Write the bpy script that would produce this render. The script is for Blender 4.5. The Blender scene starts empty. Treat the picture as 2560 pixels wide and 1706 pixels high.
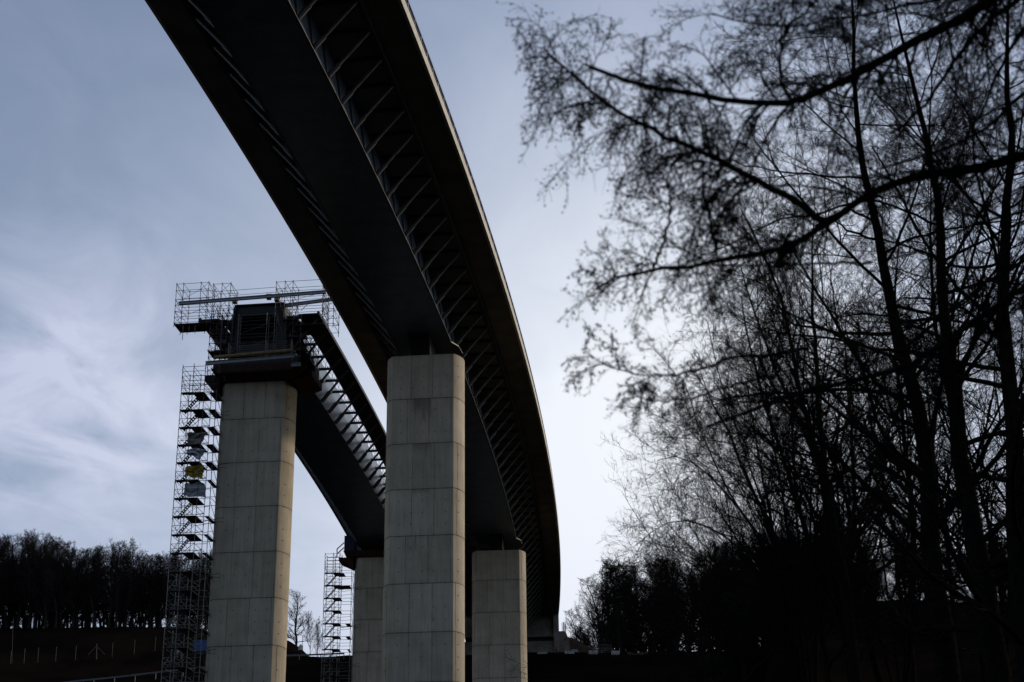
import bpy, math, random
import numpy as np
from mathutils import Vector, Matrix
random.seed(7); rng = np.random.default_rng(11)
scn = bpy.context.scene
C = scn.collection
R = math.radians

# ------------------------------------------------------------------ camera
FPX = 4021.0; TH = math.atan(1616 / FPX); ROLL = math.atan(122 / 10000.0)
CAM = np.array([0, 0, 1.7])
F_ = np.array([0, math.cos(TH), math.sin(TH)]); U_ = np.array([0, -math.sin(TH), math.cos(TH)]); R_ = np.array([1., 0, 0])
cr, sr = math.cos(ROLL), math.sin(ROLL)
Rx = R_ * cr - U_ * sr          # image right
Ux = R_ * sr + U_ * cr          # image up
cam = bpy.data.cameras.new('camera'); co = bpy.data.objects.new('camera', cam); C.objects.link(co)
cam.sensor_width = 36; cam.lens = FPX / 2560 * 36; cam.clip_start = 0.1; cam.clip_end = 6000
co.matrix_world = Matrix(((Rx[0], Ux[0], -F_[0], 0), (Rx[1], Ux[1], -F_[1], 0), (Rx[2], Ux[2], -F_[2], 1.7), (0, 0, 0, 1)))
cam.dof.use_dof = True; cam.dof.focus_distance = 185; cam.dof.aperture_fstop = 3.1
scn.camera = co
scn.view_settings.view_transform = 'Standard'; scn.view_settings.look = 'None'
scn.view_settings.exposure = -0.4; scn.view_settings.gamma = 1

def px(x, y, Y):
    """a point of the place: bearing of a photo pixel, at distance Y in front of the camera"""
    a = x - 1280; b = 853 - y
    d = F_ * FPX + Rx * a + Ux * b
    return CAM + d * (Y / d[1])
def pxz(x, y, z):
    a = x - 1280; b = 853 - y
    d = F_ * FPX + Rx * a + Ux * b
    return CAM + d * ((z - CAM[2]) / d[2])

# ------------------------------------------------------------------ sky and sun
SUN_AZ, SUN_EL = 62, 23        # degrees to the right of straight ahead (+Y), above horizon
w = bpy.data.worlds.new('World'); scn.world = w; w.use_nodes = True
nt = w.node_tree; N = nt.nodes; L = nt.links; N.clear()
def nd(t, **k):
    n = N.new(t)
    for a, b in k.items(): setattr(n, a, b)
    return n
def mth(op, a, b=None, c=None, clamp=False):
    n = nd('ShaderNodeMath', operation=op); n.use_clamp = clamp
    for i, v in enumerate((a, b, c)):
        if v is None: continue
        if isinstance(v, (int, float)): n.inputs[i].default_value = v
        else: L.new(v, n.inputs[i])
    return n.outputs[0]
sky = nd('ShaderNodeTexSky', sky_type='NISHITA'); sky.sun_disc = False
sky.sun_elevation = R(SUN_EL); sky.sun_rotation = R(SUN_AZ); sky.air_density = 1.0; sky.dust_density = 1.5; sky.ozone_density = 1.5
tc = nd('ShaderNodeTexCoord')
nrm = nd('ShaderNodeVectorMath', operation='NORMALIZE'); L.new(tc.outputs['Generated'], nrm.inputs[0])
def dotdir(v):
    n = nd('ShaderNodeVectorMath', operation='DOT_PRODUCT'); L.new(nrm.outputs[0], n.inputs[0]); v = np.array(v) / np.linalg.norm(v)
    n.inputs[1].default_value = tuple(v); return n.outputs['Value']
sep = nd('ShaderNodeSeparateXYZ'); L.new(nrm.outputs[0], sep.inputs[0])
zz = mth('MAXIMUM', sep.outputs[2], 0.06)
cx_ = mth('DIVIDE', sep.outputs[0], zz); cy_ = mth('DIVIDE', sep.outputs[1], zz)
cmb = nd('ShaderNodeCombineXYZ'); L.new(cx_, cmb.inputs[0]); L.new(cy_, cmb.inputs[1])
mp = nd('ShaderNodeMapping'); L.new(cmb.outputs[0], mp.inputs[0]); mp.inputs['Rotation'].default_value = (0, 0, R(28)); mp.inputs['Scale'].default_value = (0.8, 0.35, 1); mp.inputs['Location'].default_value = (2.3, 0.6, 0)
nz = nd('ShaderNodeTexNoise'); L.new(mp.outputs[0], nz.inputs[0]); nz.inputs['Scale'].default_value = 1.5; nz.inputs['Detail'].default_value = 5; nz.inputs['Roughness'].default_value = 0.48; nz.inputs['Distortion'].default_value = 0.3
glow = dotdir(px(1640, 1080, 100) - CAM)            # brightest part of the thin cloud
g1 = mth('POWER', math.e, mth('MULTIPLY_ADD', glow, 1 / 0.033, -1 / 0.033))
g2 = mth('POWER', mth('MAXIMUM', glow, 0.0), 3.0)
blob = mth('POWER', math.e, mth('MULTIPLY_ADD', dotdir(px(130, 1000, 100) - CAM), 1 / 0.0028, -1 / 0.0028))
nz2 = nd('ShaderNodeTexNoise'); mp2 = nd('ShaderNodeMapping'); L.new(cmb.outputs[0], mp2.inputs[0]); mp2.inputs['Rotation'].default_value = (0, 0, R(-12)); mp2.inputs['Scale'].default_value = (2.0, 1.0, 1); L.new(mp2.outputs[0], nz2.inputs[0]); nz2.inputs['Scale'].default_value = 2.6; nz2.inputs['Detail'].default_value = 6; nz2.inputs['Roughness'].default_value = 0.55; nz2.inputs['Distortion'].default_value = 0.5
patch = mth('MULTIPLY', blob, mth('MULTIPLY_ADD', nz2.outputs['Fac'], 3.0, -0.75))
low_ = mth('MULTIPLY', mth('MAXIMUM', mth('SUBTRACT', 0.40, sep.outputs[2]), 0.0), 1.4)
cov = mth('ADD', mth('ADD', mth('ADD', mth('MULTIPLY_ADD', nz.outputs['Fac'], 0.35, -0.02), mth('ADD', mth('MULTIPLY_ADD', nz2.outputs['Fac'], 0.38, -0.19), mth('MULTIPLY', patch, 0.8))), mth('MULTIPLY', g1, 0.8)), low_, clamp=True)
lum = mth('MULTIPLY_ADD', g2, 0.40, 0.62)
ccol = nd('ShaderNodeMixRGB'); ccol.inputs[1].default_value = (0.73, 0.80, 1.06, 1); ccol.inputs[2].default_value = (1.17, 1.22, 1.31, 1); L.new(g1, ccol.inputs[0])
clv = nd('ShaderNodeVectorMath', operation='SCALE'); L.new(ccol.outputs[0], clv.inputs[0]); L.new(lum, clv.inputs['Scale'])
skv = nd('ShaderNodeVectorMath', operation='SCALE'); L.new(sky.outputs[0], skv.inputs[0]); skv.inputs['Scale'].default_value = 0.15
mix = nd('ShaderNodeMixRGB'); L.new(cov, mix.inputs[0]); L.new(skv.outputs[0], mix.inputs[1]); L.new(clv.outputs[0], mix.inputs[2])
bg = nd('ShaderNodeBackground'); L.new(mix.outputs[0], bg.inputs[0]); bg.inputs[1].default_value = 1.0
ow = nd('ShaderNodeOutputWorld'); L.new(bg.outputs[0], ow.inputs[0])
sl = bpy.data.lights.new('sun', 'SUN'); so = bpy.data.objects.new('sun', sl); C.objects.link(so)
sl.energy = 2.0; sl.angle = R(4); sl.color = (1.0, 0.86, 0.66)
sd = Vector((math.sin(R(SUN_AZ)) * math.cos(R(SUN_EL)), math.cos(R(SUN_AZ)) * math.cos(R(SUN_EL)), math.sin(R(SUN_EL))))
so.rotation_euler = sd.to_track_quat('Z', 'Y').to_euler()

# ------------------------------------------------------------------ materials
def mat(name, col, rough=0.8, metal=0.0, spec=0.3, nscale=0, namt=0.25, bump=0, bscale=20, col2=None, stretch=(1, 1, 1)):
    m = bpy.data.materials.new(name); m.use_nodes = True; t = m.node_tree; b = t.nodes['Principled BSDF']
    b.inputs['Base Color'].default_value = (*col, 1); b.inputs['Roughness'].default_value = rough; b.inputs['Metallic'].default_value = metal; b.inputs['Specular IOR Level'].default_value = spec
    tcn = t.nodes.new('ShaderNodeTexCoord'); mpn = t.nodes.new('ShaderNodeMapping'); t.links.new(tcn.outputs['Object'], mpn.inputs[0]); mpn.inputs['Scale'].default_value = stretch
    if nscale:
        n = t.nodes.new('ShaderNodeTexNoise'); n.inputs['Scale'].default_value = nscale; n.inputs['Detail'].default_value = 5; t.links.new(mpn.outputs[0], n.inputs[0])
        r = t.nodes.new('ShaderNodeMixRGB'); r.inputs[1].default_value = tuple(c * (1 - namt) for c in col) + (1,)
        c2 = col2 or tuple(min(1, c * (1 + namt)) for c in col); r.inputs[2].default_value = (*c2, 1)
        cr_ = t.nodes.new('ShaderNodeMapRange'); cr_.inputs['From Min'].default_value = 0.35; cr_.inputs['From Max'].default_value = 0.65
        t.links.new(n.outputs['Fac'], cr_.inputs['Value']); t.links.new(cr_.outputs[0], r.inputs[0]); t.links.new(r.outputs[0], b.inputs['Base Color'])
    if bump:
        n = t.nodes.new('ShaderNodeTexNoise'); n.inputs['Scale'].default_value = bscale; n.inputs['Detail'].default_value = 3; t.links.new(mpn.outputs[0], n.inputs[0])
        bb = t.nodes.new('ShaderNodeBump'); bb.inputs['Strength'].default_value = bump; bb.inputs['Distance'].default_value = 0.1; t.links.new(n.outputs['Fac'], bb.inputs['Height']); t.links.new(bb.outputs[0], b.inputs['Normal'])
    return m

def pier_material(name, seed, stain=False, warm=0.0):
    m = bpy.data.materials.new(name); m.use_nodes = True; t = m.node_tree; b = t.nodes['Principled BSDF']
    b.inputs['Roughness'].default_value = 0.85; b.inputs['Specular IOR Level'].default_value = 0.25
    NN, LL = t.nodes, t.links
    def v(x, inp):
        if isinstance(x, (int, float)): inp.default_value = x
        else: LL.new(x, inp)
    def M(op, a, b_=None, c_=None, cl=False):
        n = NN.new('ShaderNodeMath'); n.operation = op; n.use_clamp = cl; v(a, n.inputs[0])
        if b_ is not None: v(b_, n.inputs[1])
        if c_ is not None: v(c_, n.inputs[2])
        return n.outputs[0]
    def noise(sc, vec, det=4, dist=0.0, rough=0.55):
        n = NN.new('ShaderNodeTexNoise'); n.inputs['Scale'].default_value = sc; n.inputs['Detail'].default_value = det; n.inputs['Roughness'].default_value = rough; n.inputs['Distortion'].default_value = dist; LL.new(vec, n.inputs[0]); return n.outputs['Fac']
    def wn(vec):
        n = NN.new('ShaderNodeTexWhiteNoise'); n.noise_dimensions = '3D'; LL.new(vec, n.inputs[0]); return n.outputs['Value']
    def comb(a, b_, c_):
        n = NN.new('ShaderNodeCombineXYZ'); v(a, n.inputs[0]); v(b_, n.inputs[1]); v(c_, n.inputs[2]); return n.outputs[0]
    def band(x, lo, hi, soft=0.01):
        n = NN.new('ShaderNodeMapRange'); n.interpolation_type = 'SMOOTHSTEP'; v(x, n.inputs[0]); n.inputs['From Min'].default_value = lo; n.inputs['From Max'].default_value = hi; return n.outputs[0]
    tcn = NN.new('ShaderNodeTexCoord'); sp = NN.new('ShaderNodeSeparateXYZ'); LL.new(tcn.outputs['Object'], sp.inputs[0])
    x, y, z = sp.outputs
    obj = tcn.outputs['Object']
    zl = M('DIVIDE', z, 5.0); lift = M('FLOOR', zl); fz = M('SUBTRACT', zl, lift)       # lift number, 0..1 inside it
    sd_ = float(seed)
    roff = wn(comb(lift, sd_, 1.0))
    # panels across the face: offset changes from lift to lift
    xp = M('ADD', M('DIVIDE', M('ADD', x, M('MULTIPLY_ADD', roff, 1.0, -0.2)), 2.35), 10.5)
    pan = M('FLOOR', xp); fx = M('SUBTRACT', xp, pan)
    tone = wn(comb(M('ADD', pan, 0.5), lift, sd_)); tone2 = wn(comb(9.0, lift, sd_))
    brd = M('ADD', M('DIVIDE', x, 0.62), 20.3); brdn = wn(comb(M('FLOOR', brd), lift, sd_ + 3))
    mpn = NN.new('ShaderNodeMapping'); LL.new(obj, mpn.inputs[0]); mpn.inputs['Scale'].default_value = (3.2, 3.2, 0.22); mpn.inputs['Location'].default_value = (seed * 3.1, 0, 0)
    streak = noise(1.0, mpn.outputs[0], 5)
    blot = noise(0.5, obj, 4); fine = noise(7.0, obj, 5, 0, 0.7)
    val = M('ADD', M('ADD', M('MULTIPLY_ADD', tone, 0.16, 0.92), M('MULTIPLY_ADD', tone2, 0.12, -0.06)), M('MULTIPLY_ADD', brdn, 0.11, -0.055))
    val = M('ADD', val, M('MULTIPLY_ADD', streak, 0.55, -0.275)); val = M('ADD', val, M('MULTIPLY_ADD', blot, 0.60, -0.30)); val = M('ADD', val, M('MULTIPLY_ADD', fine, 0.22, -0.11))
    # darker rim just under and above each lift joint
    jd = M('MINIMUM', fz, M('SUBTRACT', 1.0, fz)); jdm = M('MULTIPLY', jd, 5.0)
    jline = M('SUBTRACT', 1.0, band(jdm, 0.025, 0.06)); jsoft = M('SUBTRACT', 1.0, band(jdm, 0.0, 0.5))
    jn = noise(1.7, comb(x, y, M('MULTIPLY', lift, 3.0)), 2)
    val = M('MULTIPLY', val, M('SUBTRACT', 1.0, M('MULTIPLY', jsoft, 0.06)))
    val = M('MULTIPLY', val, M('SUBTRACT', 1.0, M('MULTIPLY', jline, M('MULTIPLY_ADD', jn, 0.4, 0.48))))
    # vertical formwork lines, front face only matters
    vx = M('MULTIPLY', M('MINIMUM', fx, M('SUBTRACT', 1.0, fx)), 2.35)
    vline = M('SUBTRACT', 1.0, band(vx, 0.02, 0.055)); vn = band(noise(0.5, comb(pan, 0.0, z), 2), 0.25, 0.6)
    val = M('MULTIPLY', val, M('SUBTRACT', 1.0, M('MULTIPLY', M('MULTIPLY', vline, vn), 0.6)))
    bf = M('SUBTRACT', brd, M('FLOOR', brd)); bl = M('SUBTRACT', 1.0, band(M('MULTIPLY', M('MINIMUM', bf, M('SUBTRACT', 1.0, bf)), 0.62), 0.01, 0.035))
    bn = band(noise(0.7, comb(M('FLOOR', M('ADD', brd, 0.5)), 4.0, z), 2), 0.5, 0.65)
    val = M('MULTIPLY', val, M('SUBTRACT', 1.0, M('MULTIPLY', M('MULTIPLY', bl, bn), 0.22)))
    # tie holes
    tx = M('ADD', M('DIVIDE', x, 1.22), 20.42); tz = M('DIVIDE', M('SUBTRACT', z, 0.62), 1.25)
    ddx = M('MULTIPLY', M('SUBTRACT', M('SUBTRACT', tx, M('FLOOR', tx)), 0.5), 1.22); ddz = M('MULTIPLY', M('SUBTRACT', M('SUBTRACT', tz, M('FLOOR', tz)), 0.5), 1.25)
    dd = M('SQRT', M('ADD', M('MULTIPLY', ddx, ddx), M('MULTIPLY', ddz, ddz)))
    hole = M('MULTIPLY', M('SUBTRACT', 1.0, band(dd, 0.05, 0.09)), M('GREATER_THAN', wn(comb(M('FLOOR', tx), M('FLOOR', tz), sd_)), 0.35))
    val = M('MULTIPLY', val, M('SUBTRACT', 1.0, M('MULTIPLY', hole, 0.62)))
    if stain:
        xs = M('MULTIPLY', band(x, -1.15, -0.85), M('SUBTRACT', 1.0, band(x, 0.85, 1.0)))
        mps = NN.new('ShaderNodeMapping'); LL.new(obj, mps.inputs[0]); mps.inputs['Scale'].default_value = (9.0, 1, 0.3)
        sn = noise(1.0, mps.outputs[0], 4)
        for ztop, ln, amt in ((50.0, 3.6, 0.46), (45.0, 1.6, 0.34), (40.0, 0.85, 0.30)):
            dz = M('SUBTRACT', ztop, z)
            fade = M('SUBTRACT', 1.0, M('DIVIDE', dz, ln), None, True)
            msk = M('MULTIPLY', M('MULTIPLY', xs, M('GREATER_THAN', dz, 0.0)), band(M('ADD', M('MULTIPLY', fade, 0.62), M('MULTIPLY_ADD', sn, 1.8, -0.4)), 0.66, 1.05))
            val = M('MULTIPLY', val, M('SUBTRACT', 1.0, M('MULTIPLY', msk, amt)))
    colr = NN.new('ShaderNodeMixRGB'); LL.new(M('ADD', M('MULTIPLY', tone, 0.5), M('MULTIPLY', blot, 0.6), None, True), colr.inputs[0])
    colr.inputs[1].default_value = (0.46, 0.39, 0.278, 1); colr.inputs[2].default_value = (0.42, 0.363, 0.28, 1)
    sc = NN.new('ShaderNodeVectorMath'); sc.operation = 'SCALE'; LL.new(colr.outputs[0], sc.inputs[0]); LL.new(val, sc.inputs['Scale']); LL.new(sc.outputs[0], b.inputs['Base Color'])
    bb = NN.new('ShaderNodeBump'); bb.inputs['Strength'].default_value = 0.5; bb.inputs['Distance'].default_value = 0.03; LL.new(M('ADD', M('MULTIPLY', jline, -1.0), M('MULTIPLY', fine, 0.4)), bb.inputs['Height']); LL.new(bb.outputs[0], b.inputs['Normal'])
    return m

MT = {}
MT['girder'] = mat('girder_paint', (0.052, 0.085, 0.125), 0.38, 0.25, 0.5, 0.5, 0.3, bump=0.25, bscale=0.5)
MT['steel'] = mat('strut_paint', (0.075, 0.077, 0.072), 0.5, 0.1, 0.4, 1.5, 0.2)
MT['darksteel'] = mat('dark_steel', (0.020, 0.022, 0.024), 0.55, 0.1, 0.3, 2, 0.3)
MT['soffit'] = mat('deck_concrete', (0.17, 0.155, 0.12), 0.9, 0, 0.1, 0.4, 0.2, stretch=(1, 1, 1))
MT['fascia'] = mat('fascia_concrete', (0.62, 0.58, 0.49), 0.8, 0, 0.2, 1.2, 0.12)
MT['rail'] = mat('blue_rail_paint', (0.03, 0.045, 0.12), 0.5, 0.2, 0.4, 3, 0.2)
MT['abut'] = mat('abutment_concrete', (0.24, 0.22, 0.185), 0.9, 0, 0.1, 0.6, 0.25, bump=0.2, bscale=3)
MT['tube'] = mat('scaffold_tube', (0.10, 0.075, 0.075), 0.5, 0.3, 0.4, 3, 0.3)
MT['tubelight'] = mat('galvanised_tube', (0.22, 0.21, 0.18), 0.4, 0.5, 0.5, 3, 0.2)
MT['plank'] = mat('scaffold_deck', (0.05, 0.047, 0.045), 0.8, 0, 0.2, 4, 0.4)
MT['formwork'] = mat('formwork_board', (0.034, 0.016, 0.009), 0.7, 0, 0.2, 2.5, 0.35)
MT['alu'] = mat('aluminium_beam', (0.26, 0.28, 0.29), 0.6, 0.0, 0.5, 2, 0.15)
MT['timber'] = mat('timber', (0.22, 0.15, 0.07), 0.8, 0, 0.2, 4, 0.3)
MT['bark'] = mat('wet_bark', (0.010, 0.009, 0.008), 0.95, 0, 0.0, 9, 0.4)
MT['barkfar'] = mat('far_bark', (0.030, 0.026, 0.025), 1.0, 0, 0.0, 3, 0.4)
MT['needle'] = mat('conifer_needles', (0.012, 0.018, 0.010), 0.9, 0, 0.05, 6, 0.4)
MT['soil'] = mat('forest_floor', (0.009, 0.008, 0.007), 1.0, 0, 0.0, 0.08, 0.45, bump=0.8, bscale=0.8, col2=(0.013, 0.008, 0.006))
MT['mound'] = mat('bare_earth', (0.060, 0.038, 0.026), 1.0, 0, 0.0, 0.5, 0.35, bump=1.0, bscale=1.2)
MT['white'] = mat('white_plastic', (0.50, 0.49, 0.43), 0.7, 0, 0.3, 2, 0.15)
MT['bannergrey'] = mat('beige_sheet', (0.30, 0.28, 0.25), 0.8, 0, 0.2, 2, 0.2)
MT['bannerwhite'] = mat('white_sheet', (0.62, 0.64, 0.70), 0.8, 0, 0.2, 2, 0.15)
MT['banneryellow'] = mat('yellow_sheet', (0.45, 0.34, 0.04), 0.8, 0, 0.2, 2, 0.15)
MT['bannerpale'] = mat('pale_sheet', (0.36, 0.38, 0.40), 0.8, 0, 0.2, 2, 0.15)
MT['ink'] = mat('banner_print', (0.06, 0.06, 0.09), 0.8)
MT['bluebox'] = mat('blue_paint', (0.03, 0.075, 0.22), 0.5, 0, 0.4, 2, 0.2)
MT['navy'] = mat('navy_paint', (0.008, 0.012, 0.035), 0.6)
MT['galv'] = mat('galvanised_rail', (0.10, 0.105, 0.11), 0.5, 0.4, 0.4, 2, 0.2)
MT['post'] = mat('pale_post', (0.12, 0.11, 0.09), 0.8, 0, 0.2, 3, 0.2)
MT['red'] = mat('red_plastic', (0.35, 0.03, 0.02), 0.5)
MT['glass'] = mat('car_glass', (0.03, 0.04, 0.05), 0.1, 0, 0.8)
MT['rubber_and_shade'] = mat('rubber_and_shade', (0.01, 0.01, 0.01), 0.9)  # tyres and bearings; also painted shade in the girder mouth and on pier brackets
MT['stone'] = mat('rubble_stone', (0.16, 0.14, 0.11), 0.9, 0, 0.1, 2, 0.4)

# ------------------------------------------------------------------ object helpers
def link(name, me, m=None, parent=None, loc=None):
    o = bpy.data.objects.new(name, me); C.objects.link(o)
    if m is not None and me is not None: me.materials.append(MT[m] if isinstance(m, str) else m)
    if parent is not None: o.parent = parent
    if loc is not None: o.location = loc
    return o
def tag(o, label=None, cat=None, group=None, kind=None):
    if label: o['label'] = label
    if cat: o['category'] = cat
    if group: o['group'] = group
    if kind: o['kind'] = kind
    return o
def empty(name, loc, label, cat, group=None):
    o = bpy.data.objects.new(name, None); C.objects.link(o); o.location = tuple(loc); o.empty_display_size = 0.5
    return tag(o, label, cat, group)
class MB:
    """collects shapes given in WORLD coordinates; build() links them relative to the parent's origin"""
    def __init__(s): s.v = []; s.f = []
    def add(s, vs, fs):
        n = len(s.v); s.v += [tuple(map(float, p)) for p in vs]; s.f += [tuple(i + n for i in f) for f in fs]; return s
    def hexa(s, c):   # 8 corners: bottom 4 (ccw) then top 4
        return s.add(c, [(0, 3, 2, 1), (4, 5, 6, 7), (0, 1, 5, 4), (1, 2, 6, 5), (2, 3, 7, 6), (3, 0, 4, 7)])
    def box(s, a, b):
        x0, y0, z0 = a; x1, y1, z1 = b
        return s.hexa([(x0, y0, z0), (x1, y0, z0), (x1, y1, z0), (x0, y1, z0), (x0, y0, z1), (x1, y0, z1), (x1, y1, z1), (x0, y1, z1)])
    def bar(s, p, q, w, h=None, up=(0, 0, 1)):
        p = np.array(p, float); q = np.array(q, float); h = h or w; d = q - p; d /= np.linalg.norm(d) + 1e-9
        u = np.array(up, float); a = np.cross(d, u)
        if np.linalg.norm(a) < 1e-3: a = np.cross(d, (0.3, 1, 0))
        a /= np.linalg.norm(a); b = np.cross(a, d); a = a * w / 2; b = b * h / 2
        return s.hexa([p - a - b, p + a - b, q + a - b, q - a - b, p - a + b, p + a + b, q + a + b, q - a + b])
    def tube(s, p, q, r, r2=None, n=6):
        p = np.array(p, float); q = np.array(q, float); r2 = r if r2 is None else r2; d = q - p; d /= np.linalg.norm(d) + 1e-9
        a = np.cross(d, (0.13, 0.21, 1) if abs(d[2]) < 0.9 else (1, 0.1, 0)); a /= np.linalg.norm(a); b = np.cross(d, a)
        vs = []; fs = []
        for P, r_ in ((p, r), (q, r2)):
            for k in range(n):
                t = 2 * math.pi * k / n; vs.append(P + (a * math.cos(t) + b * math.sin(t)) * r_)
        for k in range(n): fs.append((k, (k + 1) % n, n + (k + 1) % n, n + k))
        fs.append(tuple(range(n - 1, -1, -1))); fs.append(tuple(range(n, 2 * n)))
        return s.add(vs, fs)
    def build(s, name, m, parent=None, label=None, smooth=False):
        off = np.array(parent_origin(parent)) if parent is not None else np.zeros(3)
        me = bpy.data.meshes.new(name); me.from_pydata([tuple(np.array(v) - off) for v in s.v], [], s.f); me.update()
        if smooth: me.polygons.foreach_set('use_smooth', [True] * len(me.polygons))
        o = link(name, me, m, parent)
        if label: o['label'] = label
        return o
def parent_origin(o):
    v = np.zeros(3)
    while o is not None: v += np.array(o.location); o = o.parent
    return v

# ------------------------------------------------------------------ terrain
def lerp_tab(Y, tab): return np.interp(Y, [t[0] for t in tab], [t[1] for t in tab])
def sstep(x, a, b): t = np.clip((x - a) / (b - a), 0, 1); return t * t * (3 - 2 * t)
MIDP = [(-3000, 260), (-700, 160), (-260, 70), (-120, 4), (40, 0), (80, 2), (165, 17), (250, 41), (303, 57.5), (312, 61.2), (318, 63.0), (326, 63.5), (340, 64), (600, 64), (2000, 40)]
LEFT = [(-3000, 260), (-700, 160), (-260, 70), (-120, 4), (40, 0), (80, 2), (165, 15), (250, 38), (294, 51.0), (306, 54.0), (330, 59.5), (350, 66), (385, 83), (402, 87.0), (412, 86), (470, 78), (700, 70), (2000, 40)]
RIGT = [(-3000, 260), (-700, 160), (-260, 70), (-120, 4), (25, 0.5), (40, 4), (70, 13), (100, 23.6), (125, 29.5), (160, 34), (230, 44), (300, 57), (340, 63), (600, 66), (2000, 40)]
def ground(x, Y):
    x = np.asarray(x, float); Y = np.asarray(Y, float); q = x / np.maximum(Y, 20)
    z = lerp_tab(Y, MIDP)
    gl = sstep(-q, 0.150, 0.20); z = z * (1 - gl) + lerp_tab(Y, LEFT) * gl
    gr = sstep(q, 0.105, 0.17) * sstep(Y, 20, 60); z = z * (1 - gr) + np.maximum(lerp_tab(Y, RIGT), z) * gr
    z = z + 10 * sstep(-q, .105, .147) * (1 - sstep(-q, .16, .2)) * np.exp(-((Y - 356) / 16.0) ** 2)
    near = sstep(Y, 60, 120)
    z = z + near * (0.35 * np.sin(x * 0.21 + Y * 0.05) * np.cos(Y * 0.17 + x * .03) + 0.15 * np.sin(x * 0.7) * np.sin(Y * 0.6)) * (1 - 0.6 * sstep(Y, 300, 330))
    return z
ys = np.concatenate([-np.geomspace(3000, 160, 24), np.linspace(-150, 60, 22), np.arange(66, 280, 4.0), np.arange(280, 420, 1.8), np.geomspace(424, 2500, 40)])
us = np.concatenate([np.linspace(-3, -0.45, 14), np.linspace(-0.43, 0.45, 120), np.linspace(0.5, 3, 14)])
Yg, Ug = np.meshgrid(ys, us, indexing='ij')
Xg = Ug * np.maximum(np.abs(Yg), 60)
Zg = ground(Xg, Yg); n0, n1 = Yg.shape
vv = np.stack([Xg, Yg, Zg], -1).reshape(-1, 3)
fi = [(i * n1 + j, i * n1 + j + 1, (i + 1) * n1 + j + 1, (i + 1) * n1 + j) for i in range(n0 - 1) for j in range(n1 - 1)]
me = bpy.data.meshes.new('ground'); me.from_pydata(vv.tolist(), [], fi); me.polygons.foreach_set('use_smooth', [True] * len(fi))
tag(link('ground', me, 'soil'), kind='structure')

# ------------------------------------------------------------------ the two viaducts share one centre of curvature
ACX, ACY, ARR = -1404.8, 321.3, 1413.3
RC1 = ARR - 9.3
O2 = -18.55
def bp(Y, o, z):
    t = math.asin((Y - ACY) / RC1); r = RC1 + o
    return np.array([ACX + r * math.cos(t), ACY + r * math.sin(t), z])
def sweep(mb, prof, Ys, closed=True, caps=True):
    n = len(prof); rows = [[bp(Y, o, z) for o, z in prof] for Y in Ys]
    vs = [p for r in rows for p in r]; fs = []
    rng_ = range(n) if closed else range(n - 1)
    for i in range(len(Ys) - 1):
        for k in rng_:
            a = i * n + k; b_ = i * n + (k + 1) % n; fs.append((a, b_, b_ + n, a + n))
    if caps and closed: fs.append(tuple(range(n - 1, -1, -1))); fs.append(tuple(range((len(Ys) - 1) * n, len(Ys) * n)))
    return mb.add(vs, fs)
ZB, ZS = 67.1, 71.3      # underside of box girder, underside of deck slab
Y_AB = 322.0
def pier(name, cx, yf, ang, zb, ztop, label, m, group='concrete piers of the viaducts'):
    a, b_, T = 3.32, 0.88, 4.4
    o = bpy.data.objects.new(name, None)
    rr = (b_ * b_ + (T / 2) ** 2) / (2 * b_); phi = math.asin((T / 2) / rr)
    ring = []
    for k in range(13): t = -phi + 2 * phi * k / 12; ring.append((a + b_ - rr + rr * math.cos(t), rr * math.sin(t)))
    for k in range(13): t = math.pi - phi + 2 * phi * k / 12; ring.append((-(a + b_ - rr) + rr * math.cos(t), rr * math.sin(t)))
    H = ztop - zb; n = len(ring)
    zs = [0]
    while zs[-1] < H - 0.01: zs.append(min(H, zs[-1] + 5))
    vs = []; fs = []
    for z in zs: vs += [(x, y, z) for x, y in ring]
    for i in range(len(zs) - 1):
        for k in range(n): fs.append((i * n + k, i * n + (k + 1) % n, (i + 1) * n + (k + 1) % n, (i + 1) * n + k))
    fs.append(tuple(range((len(zs) - 1) * n, len(zs) * n)))
    me = bpy.data.meshes.new(name); me.from_pydata(vs, [], fs)
    sm = [True] * len(fs); k_ = 0
    me.polygons.foreach_set('use_smooth', sm)
    o = link(name, me, m, None, (cx, yf + T / 2, zb)); o.rotation_euler = (0, 0, ang)
    me.set_sharp_from_angle(angle=R(25)) if hasattr(me, 'set_sharp_from_angle') else None
    tag(o, label, 'pier', group)
    return o
pm = [pier_material('pier_concrete', s, st) for s, st in ((1, True), (2, False), (3, False), (4, False))]
pier('concrete_pier', -9.38, 161.2, R(-5.5), 10, 65, 'tall concrete pier in the middle with a dark water stain near its top', pm[0])
pier('concrete_pier', -2.47, 243.8, R(-3.0), 25, 64.7, 'smaller concrete pier right of the middle pier, farthest right, under the finished viaduct', pm[1])
pier('concrete_pier', -28.35, 167.0, R(-5.5), 10, 65, 'tall concrete pier carrying the open scaffolded end of the unfinished viaduct, leftmost pier', pm[2])
pier('concrete_pier', -21.2, 248.0, R(-3.0), 25, 64.9, 'far concrete pier half hidden behind the middle pier, beside the smaller scaffold tower', pm[3])

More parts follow.
